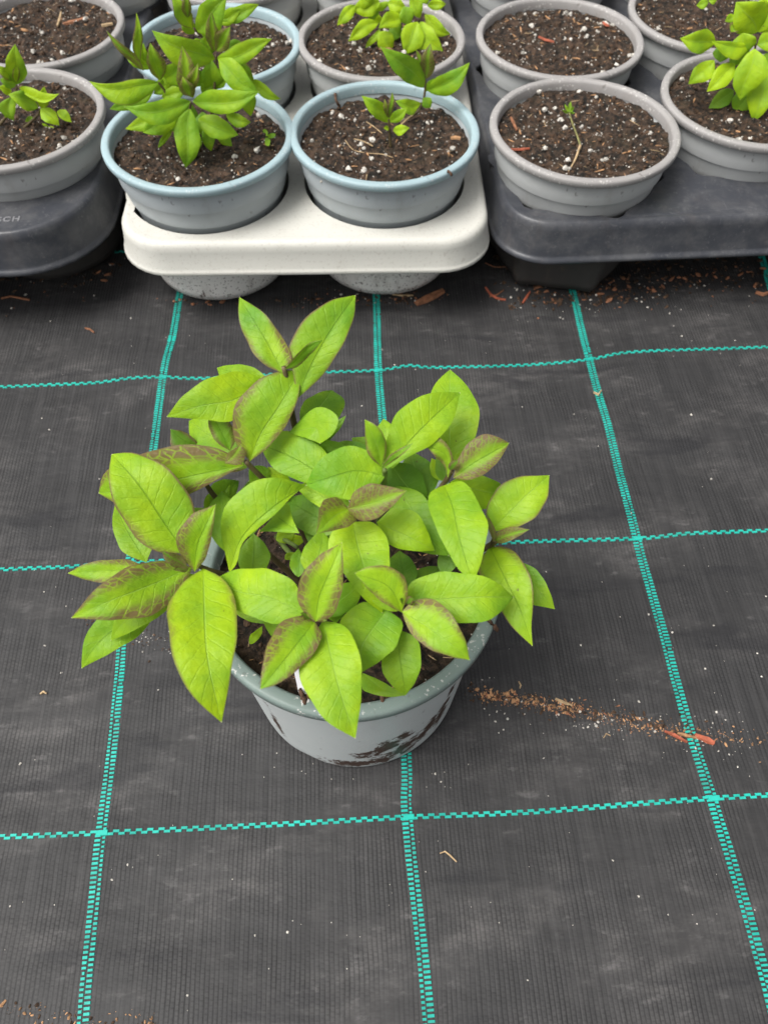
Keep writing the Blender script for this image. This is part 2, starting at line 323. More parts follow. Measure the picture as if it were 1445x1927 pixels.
# ------------------------------------------------------------------ trays
def rrect(x0, y0, x1, y1, r, n=9):
    out = []
    for cx, cy, a0 in ((x1 - r, y0 + r, -90), (x1 - r, y1 - r, 0), (x0 + r, y1 - r, 90), (x0 + r, y0 + r, 180)):
        for k in range(n + 1):
            a = math.radians(a0 + 90 * k / n); out.append(Vector((cx + r * math.cos(a), cy + r * math.sin(a), 0)))
    return out
def tray(x0, y0, x1, y1, r, holes, rot, mat, cupmat, top=.088, low=.062, lobes=0, label=''):
    cx, cy = x0, y0
    root_loc = Vector(((x0 + x1) / 2, (y0 + y1) / 2, 0))
    Rm = Matrix.Rotation(rot, 3, 'Z')
    piv = Vector((x0, y0, 0)) if x0 > 0 else Vector((x1, y0, 0))
    def T(p): q = Rm @ (Vector((p[0], p[1], 0)) - piv) + piv; return (q.x, q.y)
    bm = bmesh.new(); edges = []
    def ring(off, z, lst=None):
        vs = []
        for p in rrect(x0 - off, y0 - off, x1 + off, y1 + off, max(r + off, .01)):
            q = T(p); vs.append(bm.verts.new((q[0], q[1], z)))
        return vs
    prof = [(-.006, top), (-.0035, top + .0008), (-.0015, top - .0006), (.0, top - .003), (.0012, top - .008), (.0025, low + .003), (.004, low), (.0058, low - .0006), (.0062, low - .003), (.0058, low - .0045)]
    if mat is M['tray_white']: prof[:5] = [(-.012, top), (-.007, top + .0012), (-.003, top + .0006), (-.0005, top - .0035), (.0, top - .009)]
    if mat is M['tray_white']: prof[-3:] = [(.0042, low - .0002), (.0044, low - .003), (.004, low - .0035)]
    rings = [ring(a, b) for a, b in prof]; n = len(rings[0])
    for a, b in zip(rings, rings[1:]):
        for i in range(n): bm.faces.new((a[i], a[(i + 1) % n], b[(i + 1) % n], b[i]))
    loop = [bm.edges.get((rings[0][i], rings[0][(i + 1) % n])) for i in range(n)]
    def hr(a, k):
        if not lobes: return .0845
        return .0835 + .0085 * max(0, math.cos(a * lobes + 1.4)) ** 3
    NH = 72; hl = []
    for hx, hy in holes:
        vs = [bm.verts.new((hx + hr(2 * math.pi * i / NH, 0) * math.cos(2 * math.pi * i / NH), hy + hr(2 * math.pi * i / NH, 0) * math.sin(2 * math.pi * i / NH), top)) for i in range(NH)]
        for i in range(NH): loop.append(bm.edges.new((vs[i], vs[(i + 1) % NH])))
        hl.append(vs)
        lip = [bm.verts.new((hx + (v.co.x - hx) * .985, hy + (v.co.y - hy) * .985, top - .004)) for v in vs]
        for i in range(NH): bm.faces.new((vs[i], vs[(i + 1) % NH], lip[(i + 1) % NH], lip[i]))
    bmesh.ops.triangle_fill(bm, use_beauty=True, edges=loop)
    # drop anything filled inside a hole
    bad = [f for f in bm.faces if len(f.verts) == 3 and any((f.calc_center_median().xy - Vector(h)).length < .075 for h in holes)]
    bmesh.ops.delete(bm, geom=bad, context='FACES')
    bmesh.ops.recalc_face_normals(bm, faces=bm.faces)
    me = bpy.data.meshes.new('plant_tray'); bm.to_mesh(me); bm.free()
    for p in me.polygons: p.use_smooth = len(p.vertices) == 4
    o = link('plant_tray', me, None, mat)
    sm = o.modifiers.new('s', 'SOLIDIFY'); sm.thickness = .0012; sm.offset = 0
    tag(o, label, 'plant tray', 'plant trays holding the pots')
    for hx, hy in holes:
        V, F = [], []
        pr = [(.982, top - .004), (.955, .06), (.93, .035), (.905, .012), (.875, .003), (.6, .002), (.0, .002)]
        for k, (s, z) in enumerate(pr):
            for i in range(NH):
                a = 2 * math.pi * i / NH; rr = hr(a, 0) * s
                if lobes and k > 0: rr *= 1 - .045 * (.5 + .5 * math.cos(a * lobes + 4.5))
                V.append((hx + rr * math.cos(a), hy + rr * math.sin(a), z))
        for k in range(len(pr) - 1):
            for i in range(NH): F.append((k * NH + i, k * NH + (i + 1) % NH, (k + 1) * NH + (i + 1) % NH, (k + 1) * NH + i))
        c = link('cup', mesh('cup', V, F), o, cupmat)
    return o
P_ = .187
potW = [(.052, .178), (.236, .177), (.058, .3615), (.243, .364), (.066, .548), (.252, .55)]
potR = [(.436, .172), (.623, .218), (.4445, .356), (.631, .404), (.453, .542), (.64, .59)]
potL = [(-.141, .222), (-.145, .41), (-.115, .592)]
trW = tray(-.034, .0675, .336, .70, .050, potW + [(.26, .72 - .08)][:0], math.radians(-2.0), M['tray_white'], M['cup_white'], top=.094, low=.065, label='white plastic carrying tray under two blue rimmed pots')
trR = tray(.352, .077, .90, .75, .050, potR + [(.81, .174), (.817, .358), (.825, .544)], math.radians(.6), M['tray_dark'], M['cup_dark'], top=.104, low=.066, lobes=6, label='dark grey plastic tray on the right with bare soil pots')
trL = tray(-.60, .084, -.058, .78, .085, potL + [(-.328, .18), (-.332, .366), (-.31, .55)], math.radians(-1.5), M['tray_dark'], M['cup_dark'], top=.107, low=.067, label='dark grey plastic tray cut by the left edge of the photo')
def letters(txt, u, v, h, size, rotz, parent):
    cu = bpy.data.curves.new('t', 'FONT'); cu.body = txt; cu.size = size; cu.extrude = .0004; cu.offset = .0003; cu.space_character = 1.25
    t = bpy.data.objects.new('t', cu); COL.objects.link(t); t.location = at(u, v, h); t.rotation_euler = (0, 0, rotz)
    bpy.context.view_layer.update(); me = bpy.data.meshes.new_from_object(t.evaluated_get(bpy.context.evaluated_depsgraph_get()))
    me.transform(t.matrix_world); bpy.data.objects.remove(t)
    return link('embossed_lettering', me, parent, M['letter'])
letters('RSCH', -22, 419, .1076, .0105, math.radians(2), trL)

# ------------------------------------------------------------------ pots and soil
def lathe(name, prof, parent, mat, n=96, fn=None):
    V, F = [], []
    for (r, z) in prof:
        for i in range(n):
            a = 2 * math.pi * i / n; rr, zz = (fn(r, z, a) if fn else (r, z)); V.append((rr * math.cos(a), rr * math.sin(a), zz))
    for k in range(len(prof) - 1):
        for i in range(n): F.append((k * n + i, k * n + (i + 1) % n, (k + 1) * n + (i + 1) % n, (k + 1) * n + i))
    return mesh(name, V, F)
def pot(x, y, z0, bodym, rimm, label, group, main=False, sc=1.0, seed=0):
    root = empty('plant_pot', (x, y, z0)); H = .1555 if main else .145
    R = .0945
    if main: body = [(.0, .012), (.073, .012), (.0755, .002), (.0783, 0), (.0793, .0015), (.0797, .006), (.0835, H * .45), (.0875, H * .9), (.0880, H * .945)]
    else: body = [(.0, .012), (.063, .012), (.066, .001), (.068, 0), (.0692, .002), (.0693, .006), (.0755, H * .5), (.0795, H * .652), (.0797, H * .6535), (.0812, H * .656), (.0813, H * .6575), (.0822, H * .69), (.0852, H * .785), (.0853, H * .7865), (.0864, H * .789), (.0865, H * .791), (.0868, H * .82), (.0885, H * .955)]
    body += [(.0865 if main else .0873, H * .955), (.0855, H * .9), (.0825, H * .8), (.079, H * .68), (.075, H * .5)]
    def f(r, z, a):
        if main and z < .02 and r > .07:
            z = z + .004 * max(0, math.cos(3 * (a - math.radians(-118)))) ** 12
        return r, z
    b = link('body', lathe('body', body, root, None, fn=f), root, bodym); b.location = (0, 0, 0); b.matrix_parent_inverse = Matrix.Identity(4)
    wd = .0095 if main else .0085
    rim = [(R - wd - .0005, H * .93), (R - wd, H - .003), (R - wd + .0012, H - .0004), (R - wd + .0025, H), (R - .0025, H), (R - .0008, H - .0006), (R, H - .002), (R - .0002, H - (.008 if main else .0065)), (R - .001, H - (.0088 if main else .0072)), (R - .0045, H - (.0088 if main else .0072)), (R - .0075, H - .008)]
    rg = random.Random(seed)
    p1, p2 = rg.uniform(0, 6), rg.uniform(0, 6)
    def f2(r, z, a): return r * (1 + .004 * math.sin(2 * a + p1) + .002 * math.sin(5 * a + p2)), z
    m_ = link('rim', lathe('rim', rim, root, None, 128, f2), root, rimm); m_.matrix_parent_inverse = Matrix.Identity(4)
    tag(root, label, 'plant pot', group); return root
def lump(V, F, c, s, asp=(1, 1, 1), rng=random):
    b = len(V); t = (1 + 5 ** .5) / 2
    base = [(-1, t, 0), (1, t, 0), (-1, -t, 0), (1, -t, 0), (0, -1, t), (0, 1, t), (0, -1, -t), (0, 1, -t), (t, 0, -1), (t, 0, 1), (-t, 0, -1), (-t, 0, 1)]
    fs = [(0, 11, 5), (0, 5, 1), (0, 1, 7), (0, 7, 10), (0, 10, 11), (1, 5, 9), (5, 11, 4), (11, 10, 2), (10, 7, 6), (7, 1, 8), (3, 9, 4), (3, 4, 2), (3, 2, 6), (3, 6, 8), (3, 8, 9), (4, 9, 5), (2, 4, 11), (6, 2, 10), (8, 6, 7), (9, 8, 1)]
    R = Euler((rng.uniform(-.4, .4), rng.uniform(-.4, .4), rng.uniform(0, 6.28))).to_matrix()
    for p in base:
        k = s * rng.uniform(.68, 1.25) / 1.9
        V.append(tuple(c + R @ Vector((p[0] * k * asp[0], p[1] * k * asp[1], p[2] * k * asp[2]))))
    F += [tuple(b + i for i in f) for f in fs]
def soil(x, y, z, label, seed, rad=.0862, npl=150, big=8):
    rg = random.Random(seed); V, F = [], []; NR, NA = 60, 170
    def sz(px, py):
        d = math.hypot(px, py) / rad
        return .0035 * fbm(px * 28, py * 28, seed, 3) + .0032 * fbm(px * 120, py * 120, seed, 3) - .0015 * d ** 6 + .001
    for k in range(NR + 1):
        r = rad * k / NR
        for i in range(NA):
            a = 2 * math.pi * i / NA; px, py = r * math.cos(a), r * math.sin(a); V.append((px, py, sz(px, py)))
    for k in range(NR):
        for i in range(NA): F.append((k * NA + i, k * NA + (i + 1) % NA, (k + 1) * NA + (i + 1) % NA, (k + 1) * NA + i))
    o = link('potting_soil', mesh('potting_soil', V, F, False), None, M['soil']); o.location = (x, y, z)
    tag(o, label, 'soil', kind='stuff')
    def spot():
        r = rad * .97 * math.sqrt(rg.random()); a = rg.uniform(0, 6.283); return r * math.cos(a), r * math.sin(a)
    def mk(name, mat, cnt, lo, hi, asp=None, lift=.25):
        V, F = [], []
        for _ in range(cnt):
            px, py = spot(); s = lo + (hi - lo) * rg.random() ** 2.5
            lump(V, F, Vector((px, py, sz(px, py) + s * lift)), s, asp or (1, rg.uniform(.6, 1), rg.uniform(.6, .9)), rg)
        c = link(name, mesh(name, V, F, False), o, mat); c.matrix_parent_inverse = Matrix.Identity(4); c['kind'] = 'stuff'
    mk('soil_crumbs', M['crumb'], 420, .0007, .0034, None, .1)
    mk('perlite', M['perlite'], npl, .0003, .0013)
    V2, F2 = [], []
    for _ in range(big):
        px, py = spot()
        for k in range(rg.choice((1, 1, 2, 3))):
            s = .001 + .0028 * rg.random() ** 1.8; lump(V2, F2, Vector((px + rg.uniform(-.003, .003), py + rg.uniform(-.003, .003), sz(px, py) + s * .4)), s, (1, .85, .8), rg)
    c = link('perlite_grains', mesh('perlite_grains', V2, F2, False), o, M['perlite']); c.matrix_parent_inverse = Matrix.Identity(4); c['kind'] = 'stuff'
    mk('fibres', M['straw'], 26, .0008, .0022, (3.2, .22, .22))
    mk('bark_bits', M['tan'], 60, .0008, .0028, (2.2, .4, .35))
    return o
MAIN = Vector((.1862, -.326, 0))
G1 = 'grey pots standing in the trays'
pots = []
def addpot(x, y, rim, label, slabel, seed, group=G1, npl=230, big=14):
    pot(x, y, .0035, M['pot_blue' if rim == 'b' else 'pot_grey'], M['rim_blue' if rim == 'b' else 'rim_grey'], label, group, seed=seed)
    soil(x, y, .1335 if rim == 'b' else .1385, slabel, seed, npl=int(npl * 1.5), big=big + 4)
addpot(*potW[0], 'b', 'blue rimmed pot with the bushy green plant in the front of the white tray', 'dark soil around the bushy plant in the blue rimmed front pot', 11)
addpot(*potW[1], 'b', 'blue rimmed pot with two small seedlings in the front of the white tray', 'dark soil with white stones around the two small seedlings', 12, npl=280, big=26)
addpot(*potW[2], 'b', 'blue rimmed pot half hidden behind the bushy plant', 'soil in the blue rimmed pot behind the bushy plant', 13)
addpot(*potW[3], 'g', 'grey rimmed pot with yellow green plant in the second row of the white tray', 'soil beneath the yellow green plant in the white tray', 14, big=26)
addpot(*potW[4], 'g', 'grey pot at the top edge above the blue rimmed pot of the white tray', 'soil in the third row pot at the left of the white tray', 15)
addpot(*potW[5], 'g', 'grey pot at the top edge behind the yellow green plant', 'soil in the third row pot behind the yellow green plant', 16)
addpot(*potR[0], 'g', 'grey pot with one withered sprout at the front of the right tray', 'speckled soil around the withered sprout', 17, npl=330, big=22)
addpot(*potR[1], 'g', 'grey pot with lime green plant at the right edge', 'soil beneath the lime green plant at the right edge', 18)
addpot(*potR[2], 'g', 'grey pot of bare soil directly behind the pot with the withered sprout', 'bare soil scattered with reddish chips in the second row of the right tray', 19, npl=300, big=28)
addpot(*potR[3], 'g', 'grey pot of soil behind the lime green plant', 'bare soil behind the lime green plant', 20)
addpot(*potR[4], 'g', 'grey pot at the top edge behind the bare soil pot of the right tray', 'soil in the third row pot of the right tray', 21)
addpot(*potR[5], 'g', 'grey pot at the top right corner of the right tray', 'soil in the top right corner pot', 22)
addpot(*potL[0], 'g', 'grey pot with small young plant at the front of the left tray', 'soil beneath the small young plant at the left edge', 23)
addpot(*potL[1], 'g', 'grey pot of bare soil with orange bark chips in the left tray', 'bare soil with orange bark chips at top left', 24, npl=260, big=18)
addpot(*potL[2], 'g', 'grey pot at the top edge of the left tray, mostly out of view', 'soil in the top edge pot of the left tray', 25)
pm = pot(MAIN.x, MAIN.y, 0.0, M['pot_main'], M['rim_main'], 'grey pot with dark green rim standing alone on the black fabric', None, main=True, seed=3)
soil(MAIN.x, MAIN.y, .139, 'dark moist soil in the lone pot under the big leafy plant', 31, npl=120, big=8)

# ------------------------------------------------------------------ leaves
def leaf(parent, B, T, wl, wr, blush=0, tone=.4, dark=0, curve=0, arch=.006, fold=.22, roll=0, pk=(.86, 1.06), name='leaf', seed=None, wave=.5, outline=None):
    """B, T: world base and tip; wl, wr: half widths in picture pixels left/right of base->tip; curve: sideways bow in pixels."""
    rg = random.Random(seed if seed is not None else hash((round(B.x, 4), round(B.y, 4), round(T.x, 4))))
    n, k = 22, 6
    sc = ((B + T) / 2 - CAM).dot(RM @ Vector((0, 0, -1))) / FPX
    ax = (T - B); L = ax.length; ax.normalize()
    view = ((B + T) / 2 - CAM).normalized()
    sd = ax.cross(view); sd = -sd.normalized() if False else sd.normalized()    # points right of base->tip in the picture
    nr = sd.cross(ax).normalized()
    if nr.dot(view) > 0: nr = -nr
    foreshort = 1.0
    a, b = pk; tm = a / (a + b); mx = tm ** a * (1 - tm) ** b
    ro = math.radians(roll); sd2 = sd * math.cos(ro) + nr * math.sin(ro); nr2 = nr * math.cos(ro) - sd * math.sin(ro)
    cr = max(.4, math.cos(ro)); ph = rg.uniform(0, 6.28); ph2 = rg.uniform(0, 6.28); rg_b = rg.uniform(-.1, .5); cw = rg.uniform(-.03, .03)
    V, F, UV = [], [], []
    arch = arch * L / .06; cv = curve * sc
    if outline:                                # edges and midrib measured feature by feature, laid into the leaf's own plane
        pn = ax.cross(sd)
        def loc2(q):
            d = ray(*q); p = CAM + d * ((B - CAM).dot(pn) / d.dot(pn)) - B
            return Vector((p.dot(ax), p.dot(sd), 0))
        def spl(ps, t):
            m = len(ps) - 1; D = [0]
            for p, q in zip(ps, ps[1:]): D.append(D[-1] + (q - p).length)
            x = t * D[-1]; i = 0
            while i < m - 1 and D[i + 1] < x: i += 1
            u = (x - D[i]) / max(1e-9, D[i + 1] - D[i]); p1, p2 = ps[i], ps[i + 1]
            p0 = ps[i - 1] if i else p1 * 2 - p2; p3 = ps[i + 2] if i + 2 <= m else p2 * 2 - p1
            l0, l1, l2 = max(1e-6, (p1 - p0).length), max(1e-6, (p2 - p1).length), max(1e-6, (p3 - p2).length)
            m1 = ((p1 - p0) / l0 * l1 + (p2 - p1) / l1 * l0) / (l0 + l1) * l1; m2 = ((p2 - p1) / l1 * l2 + (p3 - p2) / l2 * l1) / (l1 + l2) * l1
            return p1 * (2 * u ** 3 - 3 * u * u + 1) + m1 * (u ** 3 - 2 * u * u + u) + p2 * (3 * u * u - 2 * u ** 3) + m2 * (u ** 3 - u * u)
        e0, e1 = Vector((0, 0, 0)), Vector((L, 0, 0))
        EL = [e0] + [loc2(q) for q in outline[0]] + [e1]; ER = [e0] + [loc2(q) for q in outline[1]] + [e1]; EM = [e0] + [loc2(q) for q in outline[2]] + [e1]
        wmax = max((spl(EL, .5) - spl(ER, .5)).length / 2, 1e-4)
        for i in range(n + 1):
            t = i / n; t = t * .998 + .001
            l_, r_, m0 = spl(EL, t), spl(ER, t), spl(EM, t)
            jag = 1 + .02 * math.sin(t * 23 + ph)
            for j in range(-k, k + 1):
                s = j / k; q = m0.lerp(r_ if s > 0 else l_, abs(s) * jag); hw = (m0 - (r_ if s > 0 else l_)).length
                rip = wave * .0022 * math.sin(t * 11 + ph + (1.6 if s > 0 else 0)) * s * s * min(1, L / .05) + wave * .002 * math.sin(t * 5 + ph2) * s
                pil = .0003 * abs(math.sin((t - .17 * abs(s) ** .75) * 33)) * (1 - abs(s)) * abs(s) * 4 * min(1, L / .06)
                z = fold * .8 * (abs(s) ** 1.15 - .75 * abs(s) ** 3) * hw + (rip + pil) * min(1, hw / wmax)
                z += arch * 4 * t * (1 - t) - rg_b * arch * math.sin(6.28 * t)
                V.append(B + ax * q.x + sd * q.y + nr * z); UV.append((t, s))
    for i in range(0 if not outline else n + 1, n + 1):
        t = i / n; t = t * .998 + .001
        w = (t ** a) * ((1 - t) ** b) / mx
        w = max(w, .035 if t < .5 else 0) * (1 + .025 * math.sin(t * 19 + ph))
        c = B + ax * (L * t) + sd * (cv * 4 * t * (1 - t) + cw * L * math.sin(6.28 * t)) + nr * (arch * 4 * t * (1 - t) - rg_b * arch * math.sin(6.28 * t))
        for j in range(-k, k + 1):
            s = j / k; hw = (wr if s > 0 else wl) * 1.05 * sc / cr
            rip = wave * .0020 * math.sin(t * 11 + ph + (1.6 if s > 0 else 0)) * s * s * min(1, L / .05) + wave * .0018 * math.sin(t * 5 + ph2) * s
            pil = .00022 * abs(math.sin((t - .17 * abs(s) ** .75) * 33)) * (1 - abs(s)) * abs(s) * 4 * min(1, L / .06)
            z = fold * abs(s) ** 1.15 * w * hw - fold * .75 * abs(s) ** 3 * w * hw + rip * w + pil * w
            V.append(c + sd2 * (s * w * hw) + nr2 * z); UV.append((t, s))
    m_ = 2 * k + 1
    for i in range(n):
        for j in range(2 * k): F.append((i * m_ + j, i * m_ + j + 1, (i + 1) * m_ + j + 1, (i + 1) * m_ + j))
    o0 = parent.location
    me = mesh(name, [v - o0 for v in V], F); uvl = me.uv_layers.new(name='UVMap')
    for lp in me.loops: uvl.data[lp.index].uv = UV[lp.vertex_index]
    o = link(name, me, None, M['leaf']); o.parent = parent
    o.color = (blush, tone, dark, 1)
    return o
def tube(name, pts, r0, r1, parent, mat, n=8, sub=6):
    P2 = []
    for i in range(len(pts) - 1):
        p0 = pts[max(i - 1, 0)]; p1 = pts[i]; p2 = pts[i + 1]; p3 = pts[min(i + 2, len(pts) - 1)]
        for q in range(sub):
            t = q / sub; P2.append(.5 * ((2 * p1) + (p2 - p0) * t + (2 * p0 - 5 * p1 + 4 * p2 - p3) * t * t + (3 * p1 - p0 - 3 * p2 + p3) * t ** 3))
    P2.append(pts[-1]); V, F = [], []; off = parent.location if parent else Vector((0, 0, 0))
    for i, p in enumerate(P2):
        d = (P2[min(i + 1, len(P2) - 1)] - P2[max(i - 1, 0)]).normalized(); a = d.orthogonal().normalized(); b = d.cross(a)
        r = r0 + (r1 - r0) * i / (len(P2) - 1)
        for q in range(n): an = 2 * math.pi * q / n; V.append(p + a * (r * math.cos(an)) + b * (r * math.sin(an)) - off)
    for i in range(len(P2) - 1):
        for q in range(n): F.append((i * n + q, i * n + (q + 1) % n, (i + 1) * n + (q + 1) % n, (i + 1) * n + q))
    F.append(tuple(range(n))[::-1]); F.append(tuple((len(P2) - 1) * n + q for q in range(n)))
    o = link(name, mesh(name, V, F), None, mat)
    if parent: o.parent = parent
    return o

plant = empty('leafy_plant', (MAIN.x, MAIN.y, .139))
tag(plant, 'big lime green leafy plant with purple flushed young leaves in the lone pot', 'plant')
